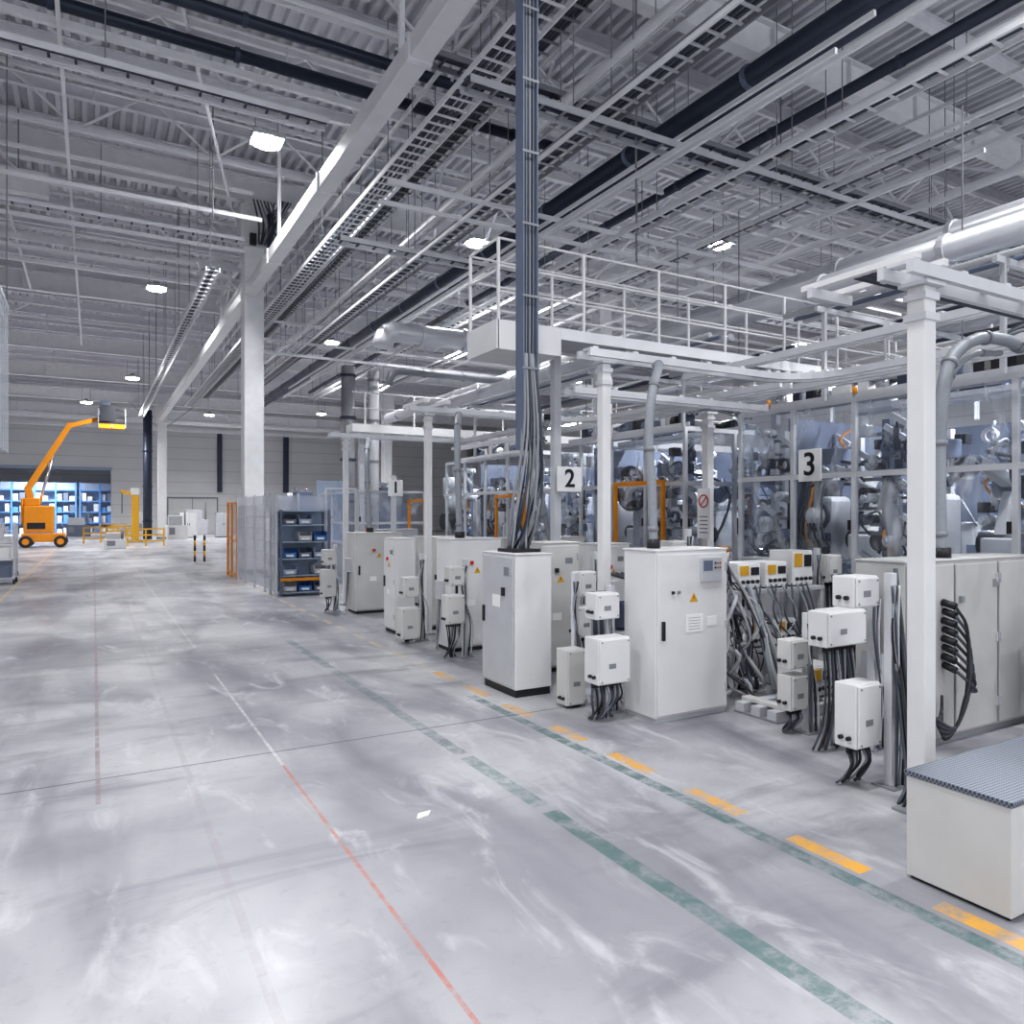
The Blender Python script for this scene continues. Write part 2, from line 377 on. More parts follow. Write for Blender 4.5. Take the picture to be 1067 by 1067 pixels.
vis=[(278,150,'large bright lamp above the aisle beside the tall column'),(497,255,'bright lamp left of the dark cable riser'),(750,257,'bright lamp above the walkway railing'),(163,302,'bright lamp hanging left of the column over the aisle'),(346,358,'lamp just right of the column, at mid height'),(400,403,'small distant lamp right of the column'),(138,395,'distant lamp above the boom lift basket'),(218,433,'tiny distant lamp between aisle and column'),(335,432,'tiny distant lamp above the far machines'),(833,360,'lamp glimpsed through the walkway railing'),(600,398,'distant lamp under the near end of the walkway'),(90,420,'distant lamp over the left side of the aisle')]
hid=[(-6,4,.75),(1.5,3,.6),(9.5,3,.8),(17,4,1),(-6,-6,.6),(3,-7,.6),(12,-6,.8),(-8,14,1),(24,12,1),(-8,46,1.5),(26,26,1),(16,36,1),(-8,66,1.3),(30,45,1)]
LZF=11.0   # the far bays are lower
def lampz(i): return LZF if vis[i][1]>390 else LZ
LAMPS=[at(v_[0],v_[1],lampz(i)) for i,v_ in enumerate(vis)]+[(h[0],h[1]) for h in hid]
def channel(p,q,w,h,m='steelwhite'):
    across=p[1]==q[1]
    for lx,ly in LAMPS:          # keep steelwork clear of the lamps
        if across and abs(ly-p[1])<2.6 and min(p[0],q[0])-1<lx<max(p[0],q[0])+1: return
        if not across and abs(lx-p[0])<1.5 and min(p[1],q[1])-1<ly<max(p[1],q[1])+1: return
    if across and abs(p[1]-28.4)<.7: return
    kind='across' if across else 'along'
    top(MB().bar(p,q,w,h),'steel_channel',m,'slim pale steel channel running '+kind+' the hall below the purlins','channel','slim steel channels running %s the hall'%kind)
ch=[((-13,25.2,10.85),(24,25.2,10.85),.1,.14),((-13,17.3,12.0),(30,17.3,12.0),.12,.16),((5.4,15.4,9.0),(24,15.4,9.0),.07,.09),((-13,34,10.9),(26,34,10.9),.12,.16),((-13,41,10.9),(26,41,10.9),.12,.16),((-13,50,9.9),(26,50,9.9),.14,.2),((-13,66,9.9),(30,66,9.9),.14,.2),((-13,56,10.9),(30,56,10.9),.2,.3),((-13,75,10.6),(30,75,10.6),.2,.3),((-13,83,10.8),(30,83,10.8),.25,.35),
    ((9.8,4,9.1),(9.8,45,9.1),.07,.09),((10.0,4,11.0),(10.0,45,11.0),.09,.12),((14.0,3,8.8),(14.0,45,8.8),.1,.12),((16.0,3,11.2),(16.0,50,11.2),.12,.16),((18.5,4,10.2),(18.5,60,10.2),.1,.12),((-4.2,10,12.9),(-4.2,50,12.9),.12,.16),((1.2,14,12.9),(1.2,50,12.9),.1,.14),((7.0,4,8.6),(7.0,40,8.6),.05,.07),
    ((-10,10,12.6),(-10,50,12.6),.12,.16),((3.4,12,11.5),(3.4,50,11.5),.06,.08),((8.8,3,8.4),(8.8,30,8.4),.05,.06),((11.9,3,8.2),(11.9,40,8.2),.06,.08),((18.0,4,11.9),(18.0,50,11.9),.12,.16),((5.4,12.2,8.3),(24,12.2,8.3),.06,.08),((5.4,22.6,8.9),(30,22.6,8.9),.1,.12),((-13,31,11.9),(26,31,11.9),.12,.18),((-13,45.6,11.6),(26,45.6,11.6),.14,.2)]
r_=random.Random(11)
for i in range(26):
    x=6.6+i*.55; z=r_.choice((8.9,9.9,10.9,11.9,12.3)); ch.append(((x,r_.uniform(4,9),z),(x,r_.uniform(28,50),z),.06,.09))
for i in range(20):
    yy=12.6+i*1.25; z=r_.choice((8.55,9.35,10.45,12.2)); ch.append(((5.5,yy,z),(r_.uniform(20,32),yy,z),.07,.1))
for i in range(14):
    yy=17.3+i*1.55; z=r_.choice((11.2,12.0,12.6)); ch.append(((-13,yy,z),(4.5,yy,z),.08,.12))
for i in range(9):
    x=-12+i*1.9; z=r_.choice((11.9,12.5)); ch.append(((x,13.5,z),(x,r_.uniform(36,50),z),.08,.11))
for p,q,w,h in ch: channel(p,q,w,h)
def pipe(pts,r,m,name,label,cat,flange=3.5,group=None,clamp='navy'):
    t=thing(name,label,cat,pts[0],group); P=pts
    MB().tube(P,r,14).build('pipe_run',m,t)
    mb=MB(); any_=False
    for i in range(len(P)-1):
        a=Vector(P[i]); b=Vector(P[i+1]); L=(b-a).length
        if L<2: continue
        k=flange/2
        while k<L:
            c=a+(b-a)*k/L; dd=(b-a).normalized(); mb.cyl(c-dd*.05,c+dd*.05,r*1.16,14); any_=True; k+=flange
    if any_: mb.split('flange',clamp,t)
    else: mb.bm.free()
    return t
def bend(a,b,c,r=.6,n=5):
    a,b,c=Vector(a),Vector(b),Vector(c); p=b+(a-b).normalized()*r; q=b+(c-b).normalized()*r; out=[]
    for i in range(n+1):
        t=i/n; out.append(tuple(p*(1-t)**2+b*2*t*(1-t)+q*t*t))
    return out
pipe([(10.6,1,10.3)]+[(10.6,60,10.3)],.20,'darkblue','main_pipe','thickest dark blue pipe running along the hall under the roof','pipe',clamp='bluegrey')
pipe([(11.45,1,10.55),(11.45,60,10.55)],.12,'navy','main_pipe','thinner dark blue pipe right beside the thickest one','pipe',clamp='bluegrey')
pipe([(15.2,1,12.0),(15.2,60,12.0)],.13,'darkblue','main_pipe','dark blue pipe high at the upper right corner','pipe')
p1=at(190,0,12.5); p2=at(85,0,12.5)
pipe([(-13,p1[1],12.5),(24,p1[1],12.5)],.13,'darkblue','cross_pipe','dark blue pipe crossing at the top left, nearer of the pair','pipe')
pipe([(-13,p2[1],12.3),(11.5,p2[1],12.3)],.14,'darkblue','cross_pipe','dark blue pipe crossing at the top left, farther of the pair','pipe')
pipe([(11.3,1,6.2)]+bend((11.3,1,6.2),(11.3,26,6.2),(14,26,6.2),.8)+[(16,26,6.2)],.22,'duct','ventilation_duct','long silver ventilation duct passing behind the walkway railing','duct',2.2,None,'alu')
pipe(bend((7.7,21.6,6.6),(7.7,21.6,7.8),(10,21.6,7.8),.5)+[(13.5,21.6,7.8)],.32,'duct','ventilation_duct','short silver duct with a down-turned end left of the walkway','duct',1.5,None,'alu')
pipe(bend((8.6,23.5,6.2),(8.6,23.5,7.0),(12,23.5,7.0),.5)+[(13.5,23.5,7.0)],.13,'grey','ventilation_duct','thin grey elbow pipe below the short silver duct','pipe',1.5,None,'grey')
pipe([(14.6,2,7.6),(14.6,40,7.6)],.28,'duct','ventilation_duct','thick silver duct at upper right far behind the enclosures','duct',2.5,None,'alu')
pipe([(-9,40,10.9),(-9,80,10.9)],.3,'duct','ventilation_duct','silver duct along the left side of the far hall','duct',2.5,None,'alu')
pipe([(9.5,31,0),(9.5,31,8.5)],.3,'grey','vertical_duct','grey vertical duct standing behind cell one','duct',1.8)
pipe([(10.8,31.5,0),(10.8,31.5,8.5)],.24,'lightgrey','vertical_duct','pale vertical duct right of the grey one behind cell one','duct',1.8,None,'grey')
pipe([(4.0,70,0),(4.0,70,11)],.35,'navy','vertical_duct','dark duct standing left of the distant column','duct',3)
for i,yy in enumerate((17.9,22.2,31.9,37)):
    t=thing('sprinkler_pipe','thin pale sprinkler pipe with small drops crossing the hall','pipe',(10,yy,13.3),'sprinkler pipes')
    MB().tube([(-13,yy,13.3),(40,yy,13.3)],.035,6).build('pipe_run','steelwhite',t)
    for x in range(-12,30,4): MB().cyl((x,yy,13.3),(x,yy,12.9),.02,5).build('drop','steelwhite',t)
for i in range(7):
    x=[-9,-3.2,3,9.75,13.6,17.6,12.2][i]; yy=[20.6,24.8,22.8,12,16.7,15,15][i]
    top(MB().cyl((x,yy,14.6),(x,yy,8.7+(i%3)),.022,6),'hanger_rod','grey','thin vertical rod hanging from the roof','rod','hanging rods')
for i,(x0,y0,x1,y1) in enumerate(((-6,14,-2,28),(-2,14,-6,28),(14.9,13.3,20,28),(20,13.3,14.9,28),(24.4,13.3,30,28),(-10,29,-4,42.3),(7,29,12,42),(6.5,13.6,12,27.8),(1,14,4.4,27.7),(-12,14,-8,28),(9,14,14,28))):
    top(MB().bar((x0,y0,12.95-.06*i),(x1,y1,12.95-.06*i),.07,.07),'wind_brace','purlin','slanted wind brace under the roof purlins','brace','wind braces')
# ------------------------------------------------------------ lamps
def lamp_proto():
    t=thing('high_bay_lamp','proto','lamp',(0,0,0),'high bay lamps')
    MB().box(-.42,-.42,.06,.42,.42,.2).build('housing','lightgrey',t,.02)
    MB().cyl((0,0,.0),(0,0,.06),.38,20).build('diffuser','lamp',t)
    MB().box(-.12,-.12,.2,.12,.12,.34).build('driver_box','grey',t)
    MB().cyl((-.3,0,.2),(-.3,0,1.2),.012,5).build('hanger','grey',t); MB().cyl((.3,0,.2),(.3,0,1.2),.012,5).build('hanger','grey',t)
    return t
lp=lamp_proto(); first=True
def area(x,y,z,p,size=.7):
    l=bpy.data.lights.new('bay_and_fill_light','AREA'); l.shape='DISK'; l.size=size; l.energy=p; l.color=(.98,.985,1.0); l.spread=2.4
    o=bpy.data.objects.new('bay_and_fill_light',l); C.objects.link(o); o.location=(x,y,z)
for i,(px,py,lab) in enumerate(vis):
    z=lampz(i); x,y=at(px,py,z)
    if y>84 or x>44: continue
    if first: lp.location=(x,y,z); lp['label']=lab; first=False
    else: dup(lp,(x,y,z),None,lab)
    area(x,y,z-.03,PW*(1.3 if y>45 else 1),.76)
for x,y,k in hid: area(x,y,12.2,PW*k)
area(-5,91,8.4,1800,3); area(9,78,11,500); area(20,76,11,500)  # lights without fixtures, added to brighten the store and the far wall
t=thing('tube_lamp','unlit long white luminaire hanging above the aisle left of the column','lamp',(0,0,0))
x,y=at(185,272,11.0); MB().box(x-.7,y-.1,10.95,x+.7,y+.1,11.08).build('housing','white',t,.01); MB().cyl((x,y,11.08),(x,y,12.8),.012,5).build('hanger','grey',t)
for (x,y,lab) in ((12.6,6.0,'added fill strip brightening the nearest enclosure'),(12.6,12.9,'added fill strip brightening the middle enclosure'),(12.6,18.8,'added fill strip brightening the farthest enclosure')):  # fill lights added to brighten the machines behind the clear panels
    t=thing('fill_strip',lab,'lamp',(x,y,4.9),'added fill strips over the enclosures')
    MB().box(x-.12,y-1.2,4.9,x+.12,y+1.2,5.02).build('housing','white',t,.01); MB().box(x-.09,y-1.15,4.88,x+.09,y+1.15,4.9).build('fill_cover','lamp',t)
    for s_ in (-1,1): MB().cyl((x,y+s_,5.02),(x,y+s_,9.0),.012,5).build('hanger','grey',t)
    l=bpy.data.lights.new('fill_strip_light','AREA'); l.shape='RECTANGLE'; l.size=.2; l.size_y=2.3; l.energy=190; l.color=(.95,.97,1)
    o=bpy.data.objects.new('fill_strip_light',l); C.objects.link(o); o.location=(x,y,4.86)
# ------------------------------------------------------------ cabinets
def onf(face,b,a,z,t):
    x0,y0,x1,y1=b
    return Vector((x0+a,y0-t,z)) if face=='y' else Vector((x0-t,y1-a,z))
def pad(mb,face,b,a0,z0,a1,z1,t0,t1):
    P=[onf(face,b,a,z,t0) for a,z in ((a0,z0),(a1,z0),(a1,z1),(a0,z1))]
    return mb.prism(P,onf(face,b,0,0,t1)-onf(face,b,0,0,t0))
rc=random.Random(21)
def cabinet(x0,y0,x1,y1,h,label,face='y',m='white',doors=1,plinth='black',stick=True,z0=0,group='control cabinets along the aisle',ph=.06,handle=True,dress=True,dm=None):
    b=(x0,y0,x1,y1); W=(x1-x0) if face=='y' else (y1-y0)
    t=thing('control_cabinet',label,'cabinet',((x0+x1)/2,(y0+y1)/2,z0),group)
    p=z0+ph
    MB().box(x0,y0,p,x1,y1,h-.02).build('body',m,t,.008)
    MB().box(x0-.012,y0-.012,h-.02,x1+.012,y1+.012,h).build('roof_panel',m,t,.006)
    MB().box(x0+.015,y0+.015,z0,x1-.015,y1-.015,p).build('plinth',plinth,t)
    w=W/doors
    for i in range(doors):
        a0=i*w+.02; a1=(i+1)*w-.02
        d=pad(MB(),face,b,a0,p+.03,a1,h-.05,.002,.024).build('door',dm or m,t,.006)
        ha=a0+.06 if (doors==1 or i==1) else a1-.06
        zc=p+(h-p)*.52
        if handle: pad(MB(),face,b,ha-.018,zc-.10,ha+.018,zc+.10,.024,.05).build('handle','black',d,.003)
        ho=a1-.02 if ha<(a0+a1)/2 else a0+.02
        for zz in (p+.2,(p+h)/2,h-.25): pad(MB(),face,b,ho-.012,zz,ho+.012,zz+.09,.024,.036).build('hinge','lightgrey',d)
        if stick:
            ca=a0+(a1-a0)*.5; zz=p+(h-p)*.68
            P=[onf(face,b,ca+q,zz+r,.0245) for q,r in ((-.06,0),(.06,0),(0,.1))]
            MB().prism(P,onf(face,b,0,0,.002)-onf(face,b,0,0,0)).build('warning_sticker','yellow',d)
            P=[onf(face,b,ca+q,zz+r,.0268) for q,r in ((-.006,.02),(.012,.042),(.0,.045),(.008,.075),(-.012,.045),(.002,.042))]
            MB().prism(P,onf(face,b,0,0,.001)-onf(face,b,0,0,0)).build('lightning_bolt','ink',d)
    if dress and W>.4:
        pad(MB(),face,b,W*.62,h-.3,W*.62+.12,h-.22,.024,.028).build('nameplate','grey',t)
        pad(MB(),face,b,W*.3,p+(h-p)*.38,W*.3+.15,p+(h-p)*.38+.1,.024,.026).build('paper_label','sign',t)
        pad(MB(),face,b,W*.36,h-.42,W*.36+.05,h-.36,.024,.055).build('rotary_switch',rc.choice(['black','red','grey']),t)
        if face=='y':
            sb=(x0,y0,x1,y1); zz=rc.uniform(.5,1.0)
            pad(MB(),'x',sb,.12,zz,.34,zz+.3,.0,.09).build('side_box','lightgrey',t,.006)
            for k in range(3):
                xx=x0-.04; yy=y1-.16-.07*k
                MB().tube(smooth_path([(xx,yy,zz+.02),(xx-.02,yy,zz*.6),(xx-.03-.02*k,yy,.1),(xx-.05,yy-.03,.02)],4),.012,6).build('side_cable','cable' if k%2 else 'hose',t)
    return t
c2=cabinet(4.36,7.61,4.87,8.44,1.72,'narrow white cabinet with front greyed as if shaded under the dark cable riser','x',stick=False,ph=.09,dress=False,dm='lightgrey')  # grey door colour stands in for shade on the aisle side
pad(MB(),'x',(4.36,7.61,4.87,8.44),.6,1.45,.72,1.55,.026,.03).build('nameplate','grey',c2)
pad(MB(),'x',(4.36,7.61,4.87,8.44),.3,1.05,.5,1.2,.026,.028).build('paper_label','sign',c2)
pad(MB(),'x',(4.36,7.61,4.87,8.44),.56,1.2,.62,1.3,.026,.05).build('main_switch','black',c2)
bb=(5.09,5.95,6.11,6.47)
c3=cabinet(*bb,1.82,'widest white cabinet with a warning triangle, beside the floor skids',plinth='lightgrey',ph=.05,dress=False)
cp=pad(MB(),'y',bb,.60,1.46,.90,1.72,.024,.05).build('control_panel','lightgrey',c3,.004)
pad(MB(),'y',bb,.63,1.58,.76,1.69,.05,.054).build('display','bluegrey',cp)
for k in range(3):
    for j in range(2): pad(MB(),'y',bb,.79+.035*k,1.60+.05*j,.81+.035*k,1.62+.05*j,.05,.058).build('push_button',('black','grey','red')[k],cp)
pad(MB(),'y',bb,.40,.93,.64,1.12,.026,.03).build('paper_notice','sign',c3)
pad(MB(),'y',bb,.70,.98,.84,1.08,.026,.03).build('paper_notice','sign',c3)
mb=MB()
for k in range(5): pad(mb,'y',bb,.43,.96+k*.03,.60,.965+k*.03,.03,.031)
mb.build('printed_text','grey',c3)
for k,(a,z) in enumerate(((.2,1.35),(.28,1.35))):
    pad(MB(),'y',bb,a,z,a+.03,z+.03,.024,.045).build('push_button',('black','grey')[k],c3)
cabinet(5.32,8.62,5.98,9.17,1.80,'cream cabinet under the walkway behind the junction boxes','y','cream')
cabinet(4.92,10.63,5.82,11.2,1.80,'white cabinet next beyond the cable riser, with a bent hose on top')
cabinet(4.78,12.7,5.15,13.3,1.75,'slim white cabinet in front of the third rail post','x')
cabinet(5.55,12.9,6.4,13.5,1.75,'cream cabinet partly hidden behind the third rail post','y','cream')
cabinet(4.97,15.7,6.05,16.3,1.78,'white cabinet below the number one sign',doors=1,m='cream')
c4=cabinet(6.45,4.1,8.75,4.6,1.76,'large worn grey-beige cabinet behind the nearest post at right','y','worn',3,stick=False,handle=False,plinth='grey')
cabinet(6.3,17.8,7.3,18.4,1.8,'grey cabinet behind the fourth post','y','lightgrey')
cabinet(9.05,7.7,9.45,8.5,1.5,'grey low cabinet against the nearest enclosure below sign 3','x','lightgrey')
cabinet(9.05,5.9,9.45,6.8,1.3,'white low cabinet against the nearest enclosure right of sign 3','x','cream')
cabinet(7.2,9.9,7.9,10.4,1.7,'white cabinet behind the walkway, before the orange gate','y','white')
cabinet(8.6,13.2,9.3,13.8,1.7,'cream cabinet before the middle enclosure','y','cream')
cabinet(6.9,13.0,7.5,13.5,1.6,'grey cabinet right of the cream one at the third post','y','lightgrey')
cabinet(6.7,16.4,7.4,16.9,1.65,'white cabinet right of sign one','y','white')
# ------------------------------------------------------------ junction box stands
def jbox(t,x0,y0,z0,x1,y1,z1,face='y',m='white'):
    b=(x0,y0,x1,y1); W=(x1-x0) if face=='y' else y1-y0
    o=MB().box(x0,y0,z0,x1,y1,z1).build('junction_box',m,t,.01)
    pad(MB(),face,b,.012,z0+.012,W-.012,z1-.012,.001,.02).build('lid',m,o,.008)
    pad(MB(),face,b,W*.3,z0+(z1-z0)*.35,W*.3+.09,z0+(z1-z0)*.35+.05,.02,.022).build('box_label','grey',o)
    for a in (.035,W-.035):
        for z in (z0+.035,z1-.035): pad(MB(),face,b,a-.008,z-.008,a+.008,z+.008,.02,.024).build('lid_screw','grey',o)
    for k in range(2): MB().cyl((x0-.03,y0+.06+.07*k,z0+.08),(x0,y0+.06+.07*k,z0+.08),.018,8).build('side_gland','black',o)
    return o
def stand(px_,py_,label,boxes,ph,n,cx,cy,cz,m='white'):
    t=thing('junction_box_stand',label,'electrical box',(px_,py_,0),'junction box stands')
    MB().box(px_-.035,py_-.035,.01,px_+.035,py_+.035,ph).build('pole','alu',t,.004)
    MB().box(px_-.1,py_-.1,0,px_+.1,py_+.1,.012).build('foot_plate','grey',t)
    for bx in boxes: jbox(t,*bx,m=m)
    for i in range(n):
        x=cx+(i-(n-1)/2)*.036
        MB().cyl((x,cy,cz-.05),(x,cy,cz+.005),.016,8).build('cable_gland','black',t)
        a=random.uniform(-.03,.03); b_=random.uniform(-.04,.04)
        MB().tube(smooth_path([(x,cy,cz-.04),(x+a,cy-.02+b_*.3,cz*.6),(cx+(i-n/2)*.022+a,cy+.05+b_,cz*.25),(cx+(i-n/2)*.03-a,cy+.1+b_,.02)],5),random.uniform(.009,.016),6).build('cable',['cable','rubber','hose'][i%3],t)
    for k in range(4):
        a=random.uniform(-.04,.04); MB().tube(smooth_path([(px_-.05+.03*k,py_-.05,ph-.1),(px_-.06+a,py_-.08,ph*.7),(px_+.02*k-a,py_-.07,ph*.35),(px_-.06+.04*k,py_-.09,.03)],5),.011,6).build('pole_cable',['cable','hose','rubber','lightgrey'][k],t)
    return t
stand(5.0,6.6,'two white junction boxes stacked left of the widest cabinet',[(4.52,6.17,.42,4.93,6.42,.90),(4.66,6.4,1.06,4.97,6.6,1.34)],1.4,11,4.72,6.3,.42)
stand(4.95,7.22,'low grey box standing between narrow and widest cabinet',[(4.62,6.9,.03,4.88,7.12,.66)],1.5,3,4.8,6.97,.05,'cream')
stand(5.6,3.68,'junction boxes on a pole with dangling black cables by the nearest post',[(5.2,3.70,.34,5.50,3.90,.85),(5.2,3.72,1.45,5.50,3.92,1.70)],1.72,8,5.36,3.8,.34)
stand(6.35,4.35,'wide white box on a pole left of the large grey-beige cabinet',[(5.66,4.32,1.0,6.2,4.52,1.32)],1.5,12,5.95,4.42,1.0)
stand(4.95,11.9,'stacked boxes left of the slim cabinet in the third station',[(4.48,11.65,.08,4.82,11.92,.6),(4.54,11.7,.78,4.82,11.92,1.12)],1.5,4,4.65,11.75,.09,'cream')
stand(4.75,16.5,'stacked boxes left of the cabinet under sign one',[(4.4,16.2,.35,4.7,16.5,.95),(4.42,16.2,1.05,4.7,16.45,1.4)],1.5,4,4.55,16.3,.36,'cream')
stand(4.95,10.2,'open grey switch box just left of the cabinet with the bent hose',[(4.55,9.98,.55,4.85,10.18,.98),(4.6,9.98,1.12,4.85,10.18,1.4)],1.5,7,4.7,10.08,.55,'cream')
stand(5.75,7.9,'white box on a pole seen between the riser cabinet and second post',[(5.38,7.8,.6,5.68,7.98,1.0),(5.42,7.8,1.12,5.68,7.98,1.45)],1.7,7,5.52,7.88,.6)
stand(6.75,7.25,'tall pole of small boxes right behind the widest cabinet',[(6.38,7.2,1.5,6.68,7.38,1.85),(6.42,7.2,1.05,6.68,7.38,1.38)],2.0,6,6.55,7.28,1.05,'cream')
stand(7.1,4.95,'low white box on a short pole behind the wide white box',[(6.65,4.9,.5,7.0,5.08,.8)],1.0,7,6.8,5.0,.5,'cream')
stand(7.0,12.2,'boxes on a pole behind the cabinet with the bent hose',[(6.65,12.1,.85,6.95,12.28,1.3),(6.65,12.1,1.42,6.95,12.28,1.75)],2.0,6,6.78,12.2,.85,'cream')
stand(9.15,7.15,'boxes on a pole before the enclosure right of sign 3',[(9.2,7.0,1.2,9.5,7.2,1.6)],1.7,5,9.35,7.1,1.2,'cream')
stand(6.25,5.0,'small stacked boxes between the floor skid and the wide white box',[(5.95,4.95,.25,6.2,5.12,.6),(5.95,4.95,.66,6.2,5.12,.95)],1.2,6,6.08,5.02,.25,'cream')
t=thing('cable_bundle','black cable bundle dropping to the floor beside the nearest post','cable',(5.4,3.4,0))
for i in range(16):
    ox=random.uniform(-.06,.06); oy=random.uniform(-.04,.04)
    MB().tube(smooth_path([(5.68+ox,3.72+oy,1.3+.03*i),(5.64+ox,3.6+oy,.9),(5.56+ox,3.5+oy,.5),(5.46+ox,3.4+oy,.15),(5.34+ox*2,3.36+oy,.02)],5),random.uniform(.01,.018),6).build('cable',['cable','rubber','cable'][i%3],t)
t=thing('cable_bundle','row of black ribbed plugs and hanging cables on the large grey-beige cabinet','cable',(7.3,4.05,.1))
for i in range(8):
    MB().cyl((7.0+.02*(i%2),4.07,1.36-i*.085),(7.0,3.95,1.33-i*.085),.034,10).build('plug','black',t)
    MB().tube(smooth_path([(7.0,3.95,1.33-i*.085),(7.07+.02*i,3.88,1.1-i*.08),(7.12+.02*(i%3),3.92,.5),(7.0,3.95,.2),(6.85-.02*i,3.98,.12+.03*i),(6.9,4.02,.5-.04*i)],6),.015,6).build('cable','cable' if i%2 else 'rubber',t)
t=thing('step_platform','scuffed pale steel step box with dark tread top at the bottom right','step',(4.9,2.4,0))
MB().box(4.28,2.12,.02,5.7,2.71,.62).build('body','cream',t,.006)
MB().box(4.27,2.11,.62,5.71,2.72,.65).build('tread_plate','tread',t,.004)
MB().box(4.30,2.14,0,5.68,2.69,.02).build('base_seal','black',t)
# ------------------------------------------------------------ overhead rail stations
RLZ=4.08
def rail(t,pts,gap=.22,z=RLZ,tie=.6):
    P=[Vector((x,y,z)) for x,y in pts]
    offs=[]
    for i,p in enumerate(P):
        d=(P[min(i+1,len(P)-1)]-P[max(i-1,0)]).normalized(); offs.append(Vector((-d.y,d.x,0)))
    for s_ in (-1,1):
        mb=MB()
        for i in range(len(P)-1): mb.bar(P[i]+offs[i]*s_*gap/2,P[i+1]+offs[i+1]*s_*gap/2,.05,.09)
        mb.build('track_profile','alu',t)
    mb=MB()
    for i in range(len(P)-1):
        L=(P[i+1]-P[i]).length; k=.1 if L>1 else 0
        while k<L:
            f=k/L; c=P[i].lerp(P[i+1],f); a=offs[i].lerp(offs[i+1],f); mb.bar(c-a*gap/2+Vector((0,0,.06)),c+a*gap/2+Vector((0,0,.06)),.07,.03); k+=tie
    mb.split('cross_tie','alu',t)
def post(x,y,label,h=3.98,s=.12):
    t=thing('rail_post',label,'post',(x,y,0),'white posts carrying the overhead rail')
    MB().box(x-s/2,y-s/2,.02,x+s/2,y+s/2,h).build('shaft','white',t,.01)
    MB().box(x-s,y-s,0,x+s,y+s,.02).build('foot_plate','grey',t)
    MB().box(x-s*.8,y-s*.8,h,x+s*.8,y+s*.8,h+.03).build('head_plate','alu',t)
    for z in (h-.1,h-.25): MB().box(x-s*.62,y-s*.62,z,x+s*.62,y+s*.62,z+.05).build('clamp','alu',t)
post(5.3,3.24,'nearest white rail post at the right',3.86,.14); post(5.3,7.12,'second white rail post, behind the widest cabinet'); post(5.3,12.45,'third white rail post along the aisle'); post(5.3,17.5,'fourth white rail post before the rack cage'); post(9.6,9.8,'rear white rail post between cells two and three',3.98,.15)
post(9.4,15.7,'rear white rail post between cells one and two'); post(8.6,20.2,'rear white rail post behind cell one')
arc=[(8.8-.8+.8*math.sin(a),7.12-.8+.8*math.cos(a)) for a in [math.pi/2*i/7 for i in range(8)]]
t=thing('overhead_rail','aluminium overhead track curving from the second post toward the viewer','rail',(7,5,RLZ),'overhead aluminium tracks')
rail(t,[(5.0,7.12)]+arc+[(8.8,1.5)])
t=thing('overhead_rail','aluminium overhead track on top of the nearest post','rail',(7,3.24,3.94),'overhead aluminium tracks')
rail(t,[(4.98,3.24),(8.66,3.24)],z=3.94)
for x in (5.05,5.38): MB().box(x,3.12,4.01,x+.06,4.1,4.06).build('cross_arm','white',t,.004)
MB().box(5.0,3.95,3.93,5.5,4.0,4.01).build('end_bracket','alu',t)
for k in range(3): MB().tube([(5.1,3.5+.07*k,4.02),(8.5,3.5+.07*k,4.02)],.02,6).build('rail_cable','cable',t)
arc2=[(8.8-.8+.8*math.sin(a),12.45-.8+.8*math.cos(a)) for a in [math.pi/2*i/7 for i in range(8)]]
t=thing('overhead_rail','aluminium overhead track leaving the third post and curving back','rail',(7,10,RLZ),'overhead aluminium tracks')
rail(t,[(4.9,12.45)]+arc2+[(8.8,7.4)])
for x in (5.02,5.45): MB().box(x,12,4.15,x+.1,13.0,4.22).build('cross_arm','white',t,.004)
t=thing('overhead_rail','aluminium overhead track at the fourth post toward the rack cage','rail',(7,17,RLZ),'overhead aluminium tracks')
rail(t,[(4.9,17.5),(8.8,17.5)]); rail(t,[(8.4,17.3),(8.4,12.8)])
t=thing('overhead_rail','aluminium overhead track above the clear enclosures','rail',(9.4,12,RLZ),'overhead aluminium tracks')
rail(t,[(9.4,2),(9.4,20)],z=4.12)
t=thing('overhead_rail','straight aluminium track crossing behind the second post','rail',(8,8,4.0),'overhead aluminium tracks')
rail(t,[(5.6,8.3),(9.3,8.3)],z=3.86)
t=thing('overhead_rail','slim aluminium track passing high behind the nearest post','rail',(7.6,5,4.3),'overhead aluminium tracks')
rail(t,[(7.9,1.5),(7.9,8.5)],.12,4.28)
def hose(pts,label,r=.055):
    t=thing('bent_hose',label,'hose',pts[0],'bent grey cable hoses')
    P=smooth_path(pts,9)
    MB().tube(P,r,10).build('hose_sleeve','hose',t)
    for i in range(3,len(P)-1,12):
        d=(P[i+1]-P[i]).normalized(); MB().cyl(P[i],P[i]+d*.05,r*1.2,10).build('hose_clamp','grey',t)
    p=Vector(pts[0]); MB().cyl(p,p+Vector((0,0,.1)),r*1.5,12).build('hose_socket','black',t)
hose([(7.35,4.3,1.76),(7.33,4.3,2.4),(7.35,4.3,3.1),(7.5,4.3,3.7),(7.95,4.3,4.0),(8.5,4.28,4.06),(8.8,4.25,4.0)],'grey bent hose rising at the far right edge from the large grey-beige cabinet',.065)
hose([(7.55,4.4,1.76),(7.53,4.4,2.4),(7.55,4.4,3.0),(7.7,4.4,3.6),(8.1,4.4,3.88),(8.6,4.38,3.95)],'thinner grey hose close behind the one at the far right edge',.035)
hose([(5.32,6.25,1.82),(5.3,6.25,2.4),(5.28,6.28,3.1),(5.4,6.35,3.6),(5.7,6.6,3.9),(5.95,6.95,4.0)],'grey bent hose rising from the widest cabinet beside the second post',.05)
hose([(5.2,10.9,1.8),(5.18,10.9,2.4),(5.18,10.95,3.1),(5.3,11.2,3.65),(5.6,11.8,3.92),(5.85,12.3,4.0)],'grey bent hose rising from the cabinet beyond the riser')
